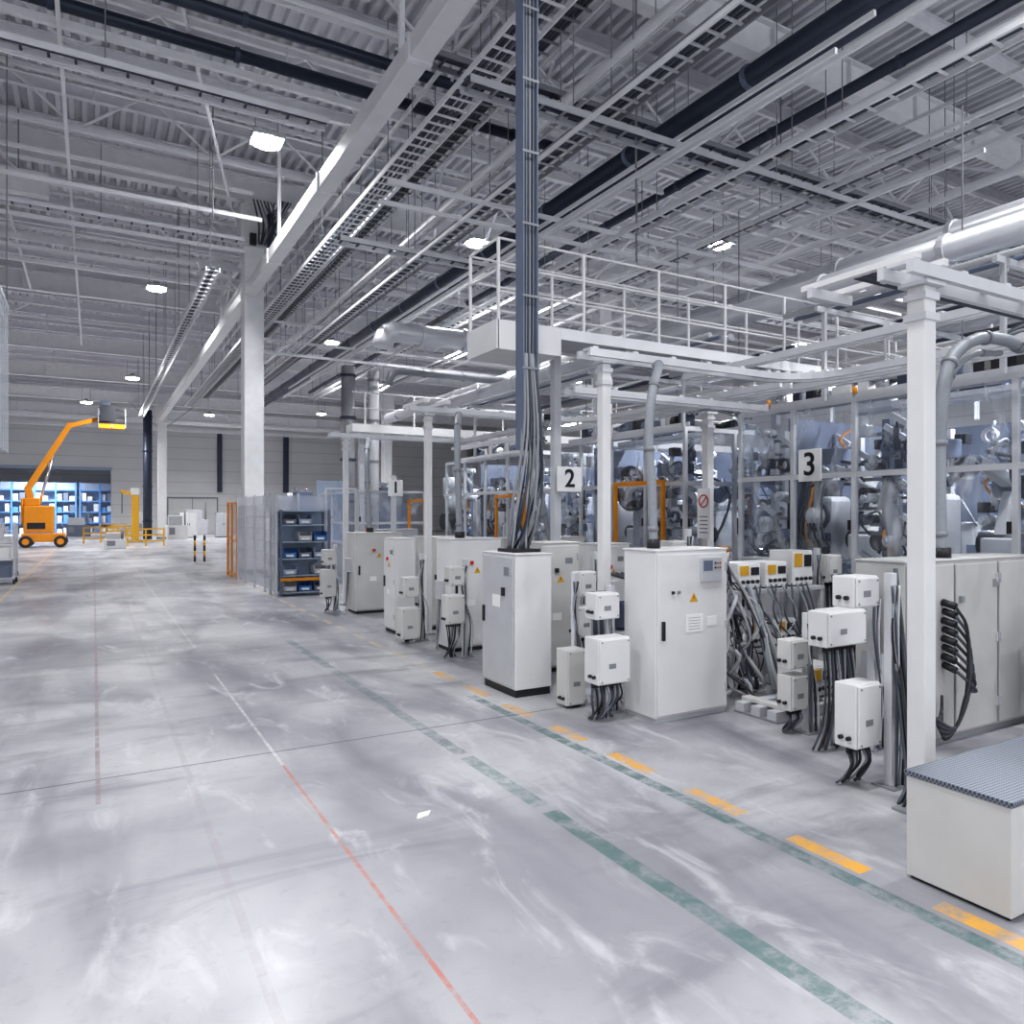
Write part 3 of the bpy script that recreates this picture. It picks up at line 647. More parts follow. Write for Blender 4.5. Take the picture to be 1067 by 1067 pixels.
hose([(5.4,16.0,1.78),(5.36,16.0,2.4),(5.38,16.1,3.1),(5.5,16.5,3.65),(5.8,17.3,3.98)],'farthest grey bent hose, above the cabinet with sign one')
hose([(7.6,12.0,4.0),(7.4,12.0,3.6),(7.3,11.9,3.0),(7.4,11.8,2.2),(7.6,11.8,1.35)],'grey hose dropping behind the second station')
t=thing('cable_riser','tall dark steel cable riser full of cables, dropping from the roof to the narrow cabinet','cable riser',(4.72,7.95,1.72))
x0=4.64; RT=10.05
MB().box(x0,8.06,3.0,x0+.22,8.09,RT).box(x0,7.9,3.0,x0+.02,8.06,RT).box(x0+.20,7.9,3.0,x0+.22,8.06,RT).build('channel','bluegrey',t)
z=3.1
while z<RT-.2: MB().box(x0-.01,7.895,z,x0+.23,7.905,z+.03).build('clamp_strap','grey',t); z+=.9
for i in range(7):
    xx=x0+.035+.025*i; rr=random.uniform(.012,.018)
    MB().tube(smooth_path([(xx,7.98,RT),(xx,7.97,8),(xx,7.97,5),(xx,7.97,3.6),(xx-.08+.03*i,7.9-.03*(i%3),2.8),(4.5+.05*i,7.85+.06*(i%3),2.1),(4.48+.05*i,7.9+.07*(i%4),1.74)],5),rr,7).build('cable',['hose','darkblue','grey','navy'][i%4],t)
for i in range(6):
    MB().tube(smooth_path([(x0+.03+.03*i,7.93,4.2),(x0-.0+.05*i,7.88,3.2),(4.46+.08*i,7.86,2.3),(4.47+.06*i,8.0+.05*(i%3),1.74)],5),.018,7).build('cable',['grey','hose','cable'][i%3],t)
MB().box(4.44,7.82,1.72,4.84,8.2,1.76).build('entry_plate','black',t)
# ------------------------------------------------------------ walkway
t=thing('walkway','raised white steel walkway with railing above the cabinets','walkway',(10,9.2,0))
MB().box(4.75,8.77,4.70,15.2,9.58,4.78).build('deck_plate','lightgrey',t)
MB().box(4.73,8.73,4.42,5.75,8.77,4.82).box(4.73,9.58,4.42,5.75,9.62,4.82).box(4.71,8.73,4.42,4.75,9.62,4.82).box(5.71,8.77,4.42,5.75,9.58,4.7).box(4.75,8.77,4.42,5.71,9.58,4.44).build('end_box','white',t,.004)
for yy in (8.73,9.58): MB().box(5.75,yy,4.66,15.2,yy+.04,4.82).build('fascia','steelwhite',t,.004)
for x in (7,8.5,10,11.5,13): MB().box(x-.04,8.8,4.5,x+.04,9.55,4.7).build('cross_beam','lightgrey',t)
for x in (4.75,6.15,7.55,8.95,10.35,11.75,13.15,14.55):
    for yy in (8.75,9.6):
        MB().box(x-.018,yy-.018,4.82,x+.018,yy+.018,5.92).build('railing_post','white',t)
for yy in (8.75,9.6):
    for z in (5.92,5.55,5.2): MB().tube([(4.73,yy,z),(15.0,yy,z)],.018,8).build('handrail' if z>5.9 else 'mid_rail','white',t)
for z in (5.92,5.5): MB().tube([(4.75,8.75,z),(4.75,9.6,z)],.018,8).build('end_rail','white',t)
for x in (6.15,11.0,14.8): MB().box(x-.06,9.43,0,x+.06,9.55,4.7).build('leg','lightgrey',t)
t=thing('walkway','distant raised walkway with railing crossing behind the ducts','walkway',(16,27.7,0))
MB().box(8.5,27.2,5.3,30,28.0,5.6).build('deck_plate','white',t)
for x in range(9,30,2):
    MB().box(x-.03,27.2,5.6,x+.03,27.26,6.8).build('railing_post','white',t)
for z in (6.8,6.2): MB().tube([(8.5,27.23,z),(30,27.23,z)],.03,6).build('handrail','white',t)
for x in (9,17,25): MB().box(x-.1,27.6,0,x+.1,27.8,5.3).build('leg','lightgrey',t)
t=thing('walkway','second raised walkway with white railing deeper right above the enclosures','walkway',(16,13,0))
MB().box(15.4,2,5.2,16.4,22,5.4).build('deck_plate','lightgrey',t)
for yy in range(2,22,2): MB().box(15.38,yy-.02,5.4,15.42,yy+.02,6.5).build('railing_post','white',t)
for z in (6.5,6.1,5.75): MB().tube([(15.4,2,z),(15.4,22,z)],.025,6).build('handrail' if z>6.4 else 'mid_rail','white',t)
for yy in (5.5,11,16.2): MB().box(15.8,yy-.08,0,15.96,yy+.08,5.2).build('leg','lightgrey',t)
def prk(x0,ys,label,pipes,y0,y1,zb):
    t=thing('pipe_rack',label,'pipe rack',(10.2,(y0+y1)/2,zb),'pipe racks over the enclosures')
    for yy in ys:
        MB().box(x0,yy-.03,5.32,14.2,yy+.03,5.4).build('rack_beam','lightgrey',t)
        for x in (x0+.2,14.15): MB().box(x-.03,yy-.03,zb,x+.03,yy+.03,5.32).build('rack_leg','lightgrey',t)
    for x,r,m_ in pipes: MB().tube([(x,y0,5.4+r),(x,y1,5.4+r)],r,8).build('rack_pipe',m_,t)
prk(9.7,(2.65,5.0,7.6),'pale steel pipe rack carrying thin pipes above the nearest enclosure',((9.95,.05,'lightgrey'),(10.2,.035,'bluegrey'),(10.45,.07,'duct'),(12.0,.06,'navy'),(12.9,.04,'lightgrey'),(13.2,.08,'duct'),(13.8,.04,'navy')),1.5,8.4,3.93)
prk(9.6,(10.65,13.5,16.5,19.5),'pale steel pipe rack carrying thin pipes beyond the walkway',((9.75,.05,'lightgrey'),(10.0,.035,'bluegrey'),(10.3,.07,'duct'),(12.0,.06,'navy'),(13.2,.08,'duct')),9.9,20.4,3.86)
# ------------------------------------------------------------ signs
def digit(ch,size,loc,rz,par):
    cu=bpy.data.curves.new('digit','FONT'); cu.body=ch; cu.size=size; cu.extrude=.003; cu.offset=.006; cu.align_x='CENTER'; cu.align_y='CENTER'
    o=bpy.data.objects.new('tmp',cu); C.objects.link(o); bpy.context.view_layer.update()
    me=bpy.data.meshes.new_from_object(o.evaluated_get(bpy.context.evaluated_depsgraph_get())); bpy.data.objects.remove(o)
    me.materials.clear(); me.materials.append(M['ink'])
    n=bpy.data.objects.new('digit',me); C.objects.link(n); n.parent=par; n.location=Vector(loc)-ORG[par.name]; n.rotation_euler=(math.pi/2,0,rz)
def sign(ch,x,y,z,w,h,face,label):
    t=thing('number_sign',label,'sign',(x,y,z-h/2),'cell number signs')
    if face=='y': MB().box(x-w/2,y,z-h/2,x+w/2,y+.02,z+h/2).build('plate','sign',t,.004); digit(ch,h*1.0,(x,y-.004,z),0,t); MB().box(x-.03,y+.02,z-.05,x+.03,y+.08,z+.05).build('bracket','grey',t)
    else: MB().box(x,y-w/2,z-h/2,x+.02,y+w/2,z+h/2).build('plate','sign',t,.004); digit(ch,h*1.0,(x-.004,y,z),-math.pi/2,t); MB().box(x+.02,y-.03,z-.05,x+.05,y+.03,z+.05).build('bracket','grey',t)
sign('3',9.68,7.7,2.95,.42,.5,'x','white square sign reading 3 on the clear enclosure')
sign('2',6.3,9.33,2.72,.44,.38,'y','white square sign reading 2 on the walkway leg')
sign('1',6.2,16.5,2.8,.36,.38,'y','white square sign reading 1 above the cabinets')
top(MB().box(6.15,16.58,0,6.25,16.68,3.1),'sign_post','alu','slim aluminium post carrying the sign reading 1','post')
t=thing('prohibition_notice','tall white notice with a red prohibition ring on the rear post','sign',(9.5,9.8,1.75))
MB().box(9.5,9.64,1.75,9.52,9.96,2.65).build('plate','sign',t)
MB().ring((9.495,9.8,2.42),.12,.025,.006,'x',24).build('red_ring','red',t); MB().bar((9.495,9.72,2.5),(9.495,9.88,2.34),.006,.02).build('red_bar','red',t)
mb=MB()
for k in range(5): mb.box(9.495,9.7,1.85+k*.07,9.5,9.9,1.87+k*.07)
mb.build('printed_text','grey',t)
# ------------------------------------------------------------ enclosures
def enclosure(X0,X1,Y0,Y1,nY,nX,zt,label,back=True):
    t=thing('machine_enclosure',label,'enclosure',((X0+X1)/2,(Y0+Y1)/2,0),'clear machine enclosures')
    zm=2.78 if zt>3 else 1.9; zl=1.25
    def run(p,q,n,first_post):
        p=Vector(p); q=Vector(q); d=(q-p)/n
        for i in range(first_post,n+1):
            c=p+d*i; MB().box(c.x-.035,c.y-.035,0,c.x+.035,c.y+.035,zt).build('frame_post','alu',t)
        u0=d.normalized()*(.04*first_post)
        for z in (zl,zm,zt-.03): MB().bar(p+u0+Vector((0,0,z)),q+Vector((0,0,z)),.06,.08).build('frame_rail','alu',t)
        for i in range(n):
            a=p+d*i; b=a+d; u=d.normalized()*.035
            for z0,z1 in ((zl+.04,zm-.04),(zm+.04,zt-.07)): MB().quad(a+u,b-u,z0,z1).build('clear_panel','clear',t)
            MB().bar(a+u+Vector((0,0,zl/2+.05)),b-u+Vector((0,0,zl/2+.05)),.02,zl-.15).build('lower_panel','lightgrey',t)
            c=a+u*2; MB().box(c.x-.03,c.y-.03,1.95,c.x+.03,c.y+.03,2.1).build('grip','black',t)
    run((X0,Y0,0),(X0,Y1,0),nY,0); run((X0,Y0,0),(X1,Y0,0),nX,1)
    if back:  # dark sheets added so the enclosure interior reads as shaded
        MB().box(X1,Y0+.04,.05,X1+.04,Y1,zt).build('backdrop_sheet','dark_backdrop',t)
        MB().box(X0+1.2,Y1-.04,.05,X1,Y1,zt).build('backdrop_sheet','dark_backdrop',t)
enclosure(9.8,15,2.6,9.2,6,4,3.92,'clear panelled enclosure with sign 3 around the nearest cell')
enclosure(9.8,15,10.6,15.2,4,4,3.85,'clear panelled enclosure of the middle cell behind the orange gate')
enclosure(9.8,15,16.2,21.5,4,4,3.8,'clear panelled enclosure of the farthest cell')
enclosure(7.0,9.2,21.9,26,3,2,2.9,'low clear fence beyond the farthest cell',False)
def toptray(X,Y0,Y1,z,label):
    t=thing('equipment_tray',label,'tray',(X,(Y0+Y1)/2,z),'equipment trays on the enclosures')
    MB().box(X-.2,Y0,z,X+.2,Y1,z+.05).build('tray_base','lightgrey',t)
    for s_ in (-1,1): MB().box(X+s_*.2-.01,Y0,z+.05,X+s_*.2+.01,Y1,z+.13).build('tray_side','alu',t)
    y=Y0+.2; k=0
    while y<Y1-.4:
        w=random.uniform(.12,.35); h=random.uniform(.15,.5)
        if k%3==1: MB().cyl((X,y,z+.2),(X,y+w,z+.2),.12,14).build('small_motor',random.choice(['bluegrey','black','chrome']),t)
        else: MB().box(X-.13,y,z+.05,X+.13,y+w,z+.05+h).build('valve_box',random.choice(['white','lightgrey','black','bluegrey','navy']),t,.008)
        y+=w+random.uniform(.05,.16); k+=1
    for i in range(4): MB().tube(smooth_path([(X-.1+.07*i,Y0+.1,z+.3),(X-.12+.07*i,Y0+(Y1-Y0)*.3,z+.6+.05*i),(X-.1+.07*i,Y0+(Y1-Y0)*.6,z+.25),(X,Y1-.1,z+.6)],6),.025,6).build('tray_cable','cable' if i%2 else 'hose',t)
toptray(10.3,2.8,9.0,3.93,'tray of motors and valve boxes on the nearest enclosure')
toptray(11.8,2.8,8.4,3.95,'second tray of small equipment deeper on the nearest enclosure')
toptray(10.3,10.8,15.0,3.86,'tray of small equipment on the middle enclosure')
toptray(11.8,10.8,15.0,3.87,'deeper tray of small equipment on the middle enclosure')
toptray(10.3,16.4,21.3,3.81,'tray of small equipment on the farthest enclosure')
def beacon(x,y,z,lab):
    t=thing('signal_beacon',lab,'beacon',(x,y,z),'orange signal beacons')
    MB().cyl((x,y,z),(x,y,z+.05),.03,8).build('stem','grey',t); MB().cyl((x,y,z+.05),(x,y,z+.16),.035,12).build('lens','orange',t)
beacon(9.8,7.0,3.92,'orange beacon on the enclosure right of sign 3'); beacon(9.8,8.6,3.92,'orange beacon on the enclosure left of sign 3')
def robot():
    t=thing('robot_arm','proto','robot',(0,0,0),'white robot arms inside the enclosures')
    MB().box(-.3,-.3,0,.3,.3,1.0).build('pedestal','bluegrey',t,.02)
    MB().cyl((0,0,1.0),(0,0,1.25),.28,20).build('base','lightgrey',t)
    MB().cyl((0,0,1.25),(0,0,1.5),.22,20).box(-.18,-.22,1.4,.18,.22,1.85).build('turret','white',t,.03)
    MB().cyl((0,-.28,1.75),(0,.28,1.75),.17,18).build('shoulder_joint','black',t)
    MB().bar((0,0,1.7),(-.3,0,2.6),.2,.3,.15,.22).build('upper_arm','white',t,.04)
    MB().cyl((-.3,-.2,2.6),(-.3,.2,2.6),.17,18).build('elbow_joint','bluegrey',t)
    MB().bar((-.25,0,2.66),(.75,0,2.95),.2,.22,.12,.14).build('forearm','white',t,.04)
    MB().bar((-.55,0,2.6),(-.2,0,2.68),.2,.22).build('motor_block','black',t,.03)
    MB().cyl((.75,0,2.95),(.95,0,2.86),.08,14).build('wrist','bluegrey',t)
    g=MB().cyl((.95,0,2.86),(1.0,0,2.83),.16,20).build('gripper_disc','chrome',t)
    for a in range(3):
        an=a*2.094; MB().bar((1.0,.1*math.cos(an),2.83+.1*math.sin(an)),(1.18,.13*math.cos(an),2.75+.13*math.sin(an)),.04,.04).build('finger','black',g)
    MB().tube(smooth_path([(0,.22,1.5),(-.3,.26,2.0),(-.5,.22,2.6),(-.1,.18,2.95),(.7,.12,3.05)],5),.03,7).build('dress_hose','cable',t)
    return t
rp=robot()
rl=[(11.35,3.5,3.1,'in the nearest enclosure at the right edge'),(11.35,5.75,3.2,'in the nearest enclosure right of sign 3'),(11.35,7.9,3.05,'directly behind sign 3'),
    (11.35,11.7,3.0,'in the middle cell nearest its corner'),(11.35,13.9,3.25,'at the far end of the middle cell'),(11.3,17.3,3.0,'in the farthest cell, front'),(11.3,20.0,3.2,'in the farthest cell, rear')]
for i,(x,y,rz,l) in enumerate(rl):
    lab='white robot arm '+l
    if i==0: rp.location=(x,y,0); rp.rotation_euler=(0,0,rz); rp['label']=lab
    else: dup(rp,(x,y,0),rz,lab)
def drum():
    t=thing('rotary_drum','proto','machine part',(0,0,0),'rotary drums in the enclosures')
    MB().box(-.25,-.4,0,.25,.4,1.5).box(-.1,-.12,1.5,.1,.12,2.6).build('stand','lightgrey',t,.02)
    MB().ring((-.2,0,2.75),.5,.06,.14).build('outer_ring','navy',t)
    MB().cyl((-.3,0,2.75),(.1,0,2.75),.17,20).build('hub','chrome',t)
    for k in range(8):
        a=k*math.pi/4; c,s_=math.cos(a),math.sin(a)
        MB().bar((-.2,.16*c,2.75+.16*s_),(-.2,.45*c,2.75+.45*s_),.04,.05).build('spoke','lightgrey',t)
    for k in range(8):
        a=(k+.5)*math.pi/4; c,s_=math.cos(a),math.sin(a)
        MB().cyl((-.34,.36*c,2.75+.36*s_),(-.12,.36*c,2.75+.36*s_),.07,12).build('holder','black' if k%2 else 'chrome',t)
    return t
dp=drum()
for i,(x,y,rz,l) in enumerate(((10.5,4.6,0,'near the right edge of the nearest enclosure'),(10.5,12.8,0,'in the middle cell'),(10.5,18.7,0,'in the farthest cell'))):
    lab='dark ringed rotary drum '+l
    if i==0: dp.location=(x,y,0); dp['label']=lab
    else: dup(dp,(x,y,0),rz,lab)
def filler():
    t=thing('filling_machine','proto','machine',(0,0,0),'pale rounded machines in the enclosures')
    MB().box(-.3,-.32,0,.3,.32,1.3).build('cabinet_base','bluegrey',t,.02)
    MB().box(-.28,-.3,1.3,.28,.3,2.5).build('housing','lightgrey',t,.09)
    MB().dome((-.28,0,2.15),.2).build('round_cover','white',t)
    MB().ring((-.3,0,2.15),.26,.05,.06,'x',24).build('cover_ring','navy',t)
    for k in range(3): MB().cyl((-.34,-.2+.2*k,1.55),(-.28,-.2+.2*k,1.55),.07,14).build('port','black',t)
    for k in range(3): MB().box(-.36,-.28+.2*k,1.72,-.28,-.14+.2*k,1.86).build('sensor_block',('navy','white','black')[k],t,.005)
    MB().cyl((0,0,2.5),(0,0,2.85),.2,18).dome((0,0,2.85),.2,(0,0,1)).build('motor_dome','grey',t)
    MB().cyl((-.05,-.3,2.7),(-.05,.3,2.7),.09,14).build('cross_motor','navy',t)
    for k in range(7):
        a=-.27+.09*k; MB().tube(smooth_path([(-.3,a,1.6),(-.42,a+.05,1.9),(-.36,a*.6,2.5),(-.2,a*.8,3.0),(0,a,3.3),(.2,a,2.9)],5),.02,6).build('feed_hose',['cable','hose','black','cable','orange','cable','navy'][k],t)
    MB().box(-.2,-.3,3.05,.25,.3,3.35).build('top_manifold','bluegrey',t,.02)
    return t
hp=filler()
for i,(x,y,l) in enumerate(((11.45,4.6,'between the first two robots at the right'),(11.45,6.8,'right of sign 3, between two robots'),(11.45,8.72,'left of sign 3 behind the panels'),(11.45,12.8,'in the middle cell between robots'),(11.45,14.75,'at the far end of the middle cell'),(11.4,18.65,'in the farthest cell between robots'),(11.4,20.9,'at the far end of the farthest cell'))):
    lab='pale rounded filling machine with hoses '+l
    if i==0: hp.location=(x,y,0); hp['label']=lab
    else: dup(hp,(x,y,0),0,lab)
def tooling(seed):
    r=random.Random(seed)
    t=thing('tooling_column','proto','machine part',(0,0,0),'tooling columns in the enclosures')
    MB().box(-.2,-.2,0,.2,.2,1.1).build('foot_block','lightgrey',t,.01)
    MB().box(-.06,-.06,1.1,.06,.06,3.6).build('mast',r.choice(['alu','bluegrey']),t)
    z=1.2
    while z<3.5:
        s_=r.choice((-1,1)); y=s_*r.uniform(.1,.33); kind=r.randrange(6); mm=r.choice(['white','lightgrey','bluegrey','black','chrome','white','navy','alu'])
        MB().box(-.11,min(0,y),z,-.05,max(0,y),z+.05).build('bracket_arm','grey',t)
        if kind==0: MB().cyl((-.3,y,z+.1),(.05,y,z+.1),.08,14).cyl((-.36,y,z+.1),(-.3,y,z+.1),.04,10).build('servo_motor',mm,t)
        elif kind==1: MB().box(-.26,y-.09,z,-.08,y+.09,z+.17).build('valve_block',mm,t,.01)
        elif kind==2: MB().ring((-.2,y,z+.12),.12,.04,.08,'x',20).build('pulley',mm,t)
        elif kind==3: MB().cyl((-.2,y,z-.05),(-.2,y,z+.28),.05,12).cyl((-.2,y,z+.28),(-.2,y,z+.42),.02,8).build('air_cylinder',mm,t)
        elif kind==4: MB().bar((-.2,y-.15,z),(-.2,y+.15,z+.2),.05,.08).build('lever_link',mm,t)
        else: MB().tube(smooth_path([(-.1,y,z),(-.3,y,z+.2),(-.15,y*.3,z+.35),(-.1,0,z+.1)],5),.02,7).build('air_hose',r.choice(['cable','orange','hose']),t)
        z+=r.uniform(.07,.13)
    return t
spots=[(12.4,3.1,'deep at the right edge'),(12.4,4.0,'deep, second from the right edge'),(12.4,5.0,'deep, third from the right edge'),(12.4,6.1,'deep behind the second robot'),(12.4,7.1,'deep just left of the second robot'),(12.4,8.0,'deep behind sign 3'),(10.3,6.8,'close behind the panels right of sign 3'),(10.3,8.7,'close behind the panels left of sign 3'),(12.4,8.75,'deepest left of sign 3'),(10.3,11.05,'at the near corner of the middle cell'),(12.3,11.2,'deep at the near end of the middle cell'),(12.3,12.6,'deep in the middle cell'),(12.4,14.2,'deep at the middle cell end'),(10.3,14.7,'close behind the middle cell panels'),(10.3,16.6,'at the front of the farthest cell'),(12.2,18.0,'deep in the farthest cell'),(12.2,19.4,'deeper left in the farthest cell'),(10.3,20.8,'last one in the farthest cell')]
protos=[]
for i,(x,y,l) in enumerate(spots):
    lab='column of small motors and valves '+l
    if i<6:
        t=tooling(i*7+3); protos.append(t); t.location=(x,y,0); t['label']=lab
    else: dup(protos[(i*5+2)%6],(x,y,0),0,lab)
def press():
    t=thing('moulding_machine','proto','machine',(0,0,0),'large machines behind the enclosures')
    MB().box(-.7,-1.9,0,.7,1.9,1.1).build('bed','lightgrey',t,.03)
    for y in (-1.6,-.3,1.0): MB().box(-.75,y-.15,1.1,.75,y+.15,2.7).build('platen','bluegrey' if y<-1 else 'lightgrey',t,.03)
    for x in (-.55,.55):
        for z in (1.4,2.45): MB().cyl((x,-1.7,z),(x,1.2,z),.07,12).build('tie_bar','chrome',t)
    MB().cyl((0,1.15,1.9),(0,2.0,1.9),.3,18).build('injection_unit','black',t)
    MB().cyl((0,1.6,2.2),(0,1.6,2.9),.1,12,.35).cyl((0,1.6,2.9),(0,1.6,3.5),.35,16).build('hopper','alu',t)
    MB().box(-.5,-1.5,2.75,.5,-.5,3.5).build('valve_block','bluegrey',t,.02)
    for x,r in ((-.3,.12),(.2,.1)): MB().cyl((x,-1.2,3.6),(x,-.4,3.7),r,12).build('hydraulic_cylinder','chrome',t)
    for k in range(6):
        x=-.76; y=-1.75+.55*k; z=1.2+.35*(k%3)
        MB().box(x-.12,y,z,x,y+.3,z+.28).build('terminal_box',['black','white','bluegrey','orange','lightgrey','white'][k],t,.006)
    for k in range(7):
        MB().tube(smooth_path([(-.72,-1.7+.4*k,2.6),(-.85,-1.55+.4*k,3.0),(-.6,-1.3+.4*k,3.2),(-.3,-1.2+.35*k,2.8)],5),.022,6).build('hydraulic_hose','cable' if k%3 else 'hose',t)
    return t
pp=press()
for i,(x,y,rz,sc,l) in enumerate(((13.9,7.55,0,.76,'behind the robots of the nearest cell'),(13.9,4.3,0,.76,'at the right edge behind the nearest cell'),(14,12.9,0,.95,'behind the middle cell'),(14,18.8,0,1,'behind the farthest cell'),(18,6,0,1.1,'second row, rightmost'),(18,11.6,0,1.1,'second row, behind the walkway leg'),(18,18,0,1.1,'second row, middle'),(18,23.6,0,1.1,'second row, left'),(13,24.5,1.57,1,'beyond the farthest cell'),(12.8,36,0,1,'far back beside the vertical ducts'),(18,34,0,1,'far back, second row'),(11,46,0,1,'most distant of all'))):
    lab='large white and dark moulding machine '+l
    if i==0: pp.location=(x,y,0); pp.rotation_euler=(0,0,rz); pp.scale=(sc,)*3; pp['label']=lab
    else: dup(pp,(x,y,0),rz,lab,None,sc)
def gate(x,y0,y1,h,label):
    t=thing('yellow_gate_frame',label,'gate',(x,(y0+y1)/2,0),'yellow gate frames')
    for y in (y0,y1): MB().box(x-.035,y-.035,0,x+.035,y+.035,h).build('gate_post','orange',t,.004)
    MB().box(x-.035,y0+.035,h-.08,x+.035,y1-.035,h).build('gate_lintel','orange',t,.004)
    MB().quad(Vector((x,y0+.06,0)),Vector((x,y1-.06,0)),.2,1.2).build('gate_panel','mesh',t)
gate(9.6,11.0,12.5,2.85,'orange gate frame before the middle cell')
gate(9.6,16.3,17.8,2.7,'orange gate frame before the farthest cell')
gate(8.0,19.0,20.2,2.6,'small orange gate frame near the rack cage')
# ------------------------------------------------------------ controllers, skids, floor hoses
def controller(x,y,z,label,w=.42,h=.36):
    t=thing('controller_box',label,'controller',(x,y,z),'white controller boxes with yellow labels')
    MB().box(x-w/2,y-.2,z+.02,x+w/2,y+.2,z+h).build('case','white',t,.01)
    MB().box(x-w/2+.02,y-.215,z+.04,x+w/2-.02,y-.2,z+h-.02).build('front_panel','sign',t)
    MB().box(x-w/2+.03,y-.222,z+h*.55,x-.02,y-.215,z+h-.04).build('yellow_label','yellow',t)
    MB().box(x+.02,y-.222,z+h*.55,x+w/2-.04,y-.215,z+h-.06).build('display','black',t)
    for k in range(4): MB().cyl((x-w/2+.07+k*.09,y-.215,z+.11),(x-w/2+.07+k*.09,y-.245,z+.11),.025,10).build('socket','black',t)
    for sx in (-1,1): MB().box(x+sx*(w/2-.05)-.02,y-.15,z,x+sx*(w/2-.05)+.02,y+.15,z+.02).build('foot','rubber',t)
def table(x0,y0,x1,y1,z,label):
    t=thing('steel_stand',label,'stand',((x0+x1)/2,(y0+y1)/2,0),'steel equipment stands')
    MB().box(x0,y0,z-.05,x1,y1,z).build('stand_top','lightgrey',t,.004)
    for x in (x0+.04,x1-.04):
        for y in (y0+.04,y1-.04): MB().box(x-.03,y-.03,0,x+.03,y+.03,z-.05).build('leg','alu',t)
    MB().box(x0+.06,y0+.02,.35,x1-.06,y1-.02,.39).build('lower_shelf','lightgrey',t)
    return t
table(7.3,6.9,9.0,7.6,1.18,'steel stand carrying controllers right of the widest cabinet')
controller(7.6,7.2,1.18,'white controller with yellow label on the stand, left one'); controller(8.12,7.2,1.18,'white controller with yellow label on the stand, middle one'); controller(8.65,7.2,1.18,'taller controller at the right end of the stand',.42,.5)
controller(8.3,7.2,.39,'controller on the lower shelf of the stand'); controller(7.75,7.2,.39,'left controller on the lower shelf of the stand')
table(7.3,5.35,8.7,5.95,.72,'low steel stand on the floor behind the wide white box')
controller(7.6,5.6,.72,'controller on the low stand beside thick hoses',.45); controller(8.1,5.6,.72,'second controller on the low stand',.42,.5); controller(7.65,5.6,.39,'controller on the lower shelf of the low stand',.4,.26)
def skid(x,y,label,L=1.1):
    t=thing('steel_skid',label,'skid',(x,y,0),'pale steel floor skids')
    for dy in (-.22,0,.22): MB().box(x-L/2,y+dy-.06,.02,x+L/2,y+dy+.06,.12).build('runner','lightgrey',t,.005)
    for dx in (-L/3,L/3): MB().box(x+dx-.06,y-.3,.12,x+dx+.06,y+.3,.16).build('cross_bar','cream',t,.005)
    MB().box(x-L/2,y-.3,0,x+L/2,y+.3,.02).build('base_sheet','grey',t)
skid(6.72,5.62,'pale steel skid on the floor right of the widest cabinet',1.05); skid(8.0,6.4,'pale steel skid under the controller stands',.9)
controller(7.0,5.62,.16,'low white controller with yellow label standing on the front skid',.46,.36)
r_=random.Random(3)
t=thing('hose_bundle','tangle of grey hoses between the widest cabinet and the controllers','hose',(6.6,6.4,0))
for i in range(30):
    x=r_.uniform(6.2,7.1); P=[(6.13,6.1+.011*i,r_.uniform(.6,1.65)),(6.3+r_.uniform(0,.25),6.2+.013*i,r_.uniform(.9,1.75)),(x+r_.uniform(-.15,.25),6.2+r_.uniform(0,.4),r_.uniform(.7,1.1)),(x+r_.uniform(-.2,.2),6.2+r_.uniform(0,.4),r_.uniform(.3,.6)),(x+.1,6.3+r_.uniform(-.1,.3),r_.uniform(.08,.2)),(x+r_.uniform(-.2,.5),6.4+r_.uniform(-.2,.4),.04)]
    MB().tube(smooth_path(P,6),r_.choice([.007,.01,.016,.026]),8).build('hose_line',['hose','lightgrey','cable','lightgrey','rubber'][i%5],t)
t=thing('hose_bundle','thick pale hoses arching down beside the low stand','hose',(7.0,6.3,0))
for i in range(9):
    a=r_.uniform(-.1,.1); MB().tube(smooth_path([(7.35+.05*i,6.85,1.1-.07*i),(7.2+.04*i+a,6.65,1.25-.06*i),(7.08+.04*i+a,6.35,.8),(7.05+.05*i,6.2,.4),(7.1+.06*i,6.1+a,.06)],6),.032 if i<3 else .015,8).build('hose_line',['hose','lightgrey','cable'][i%3],t)
t=thing('hose_bundle','black cables coiled under the controller stand','cable',(8,6.9,0))
for i in range(12):
    a=r_.uniform(-.2,.2); MB().tube(smooth_path([(7.45+.1*i,6.85,1.25),(7.4+.1*i+a,6.7,.85),(7.6+.08*i-a,6.72,.45),(7.8+.07*i+a,6.78,.05),(8.3+a,6.75+.03*i,.03)],6),.013,7).build('hose_line','cable' if i%3 else 'hose',t)
t=thing('hose_bundle','cables hanging behind the stacked junction boxes','cable',(5.0,7.1,0))
for i in range(8):
    MB().tube(smooth_path([(4.98+.03*i,6.95,1.3),(4.93+.03*i,6.85,.9),(4.98+.03*i,6.9,.5),(4.95+.05*i,6.8,.02)],6),.014,7).build('hose_line','cable' if i%3 else 'hose',t)
t=thing('hose_bundle','black hoses hanging between the wide white box and the grey-beige cabinet','cable',(6.9,4.8,0))
for i in range(14):
    a=r_.uniform(-.1,.1); MB().tube(smooth_path([(6.3+.05*i,4.75,1.6),(6.4+.05*i+a,4.72,1.2),(6.35+.06*i-a,4.75,.7),(6.45+.05*i+a,4.7,.25),(6.35+.07*i,4.72,.02)],6),.015,7).build('hose_line',['cable','hose','rubber'][i%3],t)
t=thing('hose_bundle','looped cables in front of the low stand','cable',(7.5,5.3,0))
for i in range(12):
    a=r_.uniform(-.15,.15); MB().tube(smooth_path([(7.4+.1*i,5.33,1.0),(7.3+.1*i+a,5.25,.7),(7.45+.08*i-a,5.26,.35),(7.35+.1*i+a,5.25,.04)],6),.013,7).build('hose_line',['cable','lightgrey','rubber'][i%3],t)
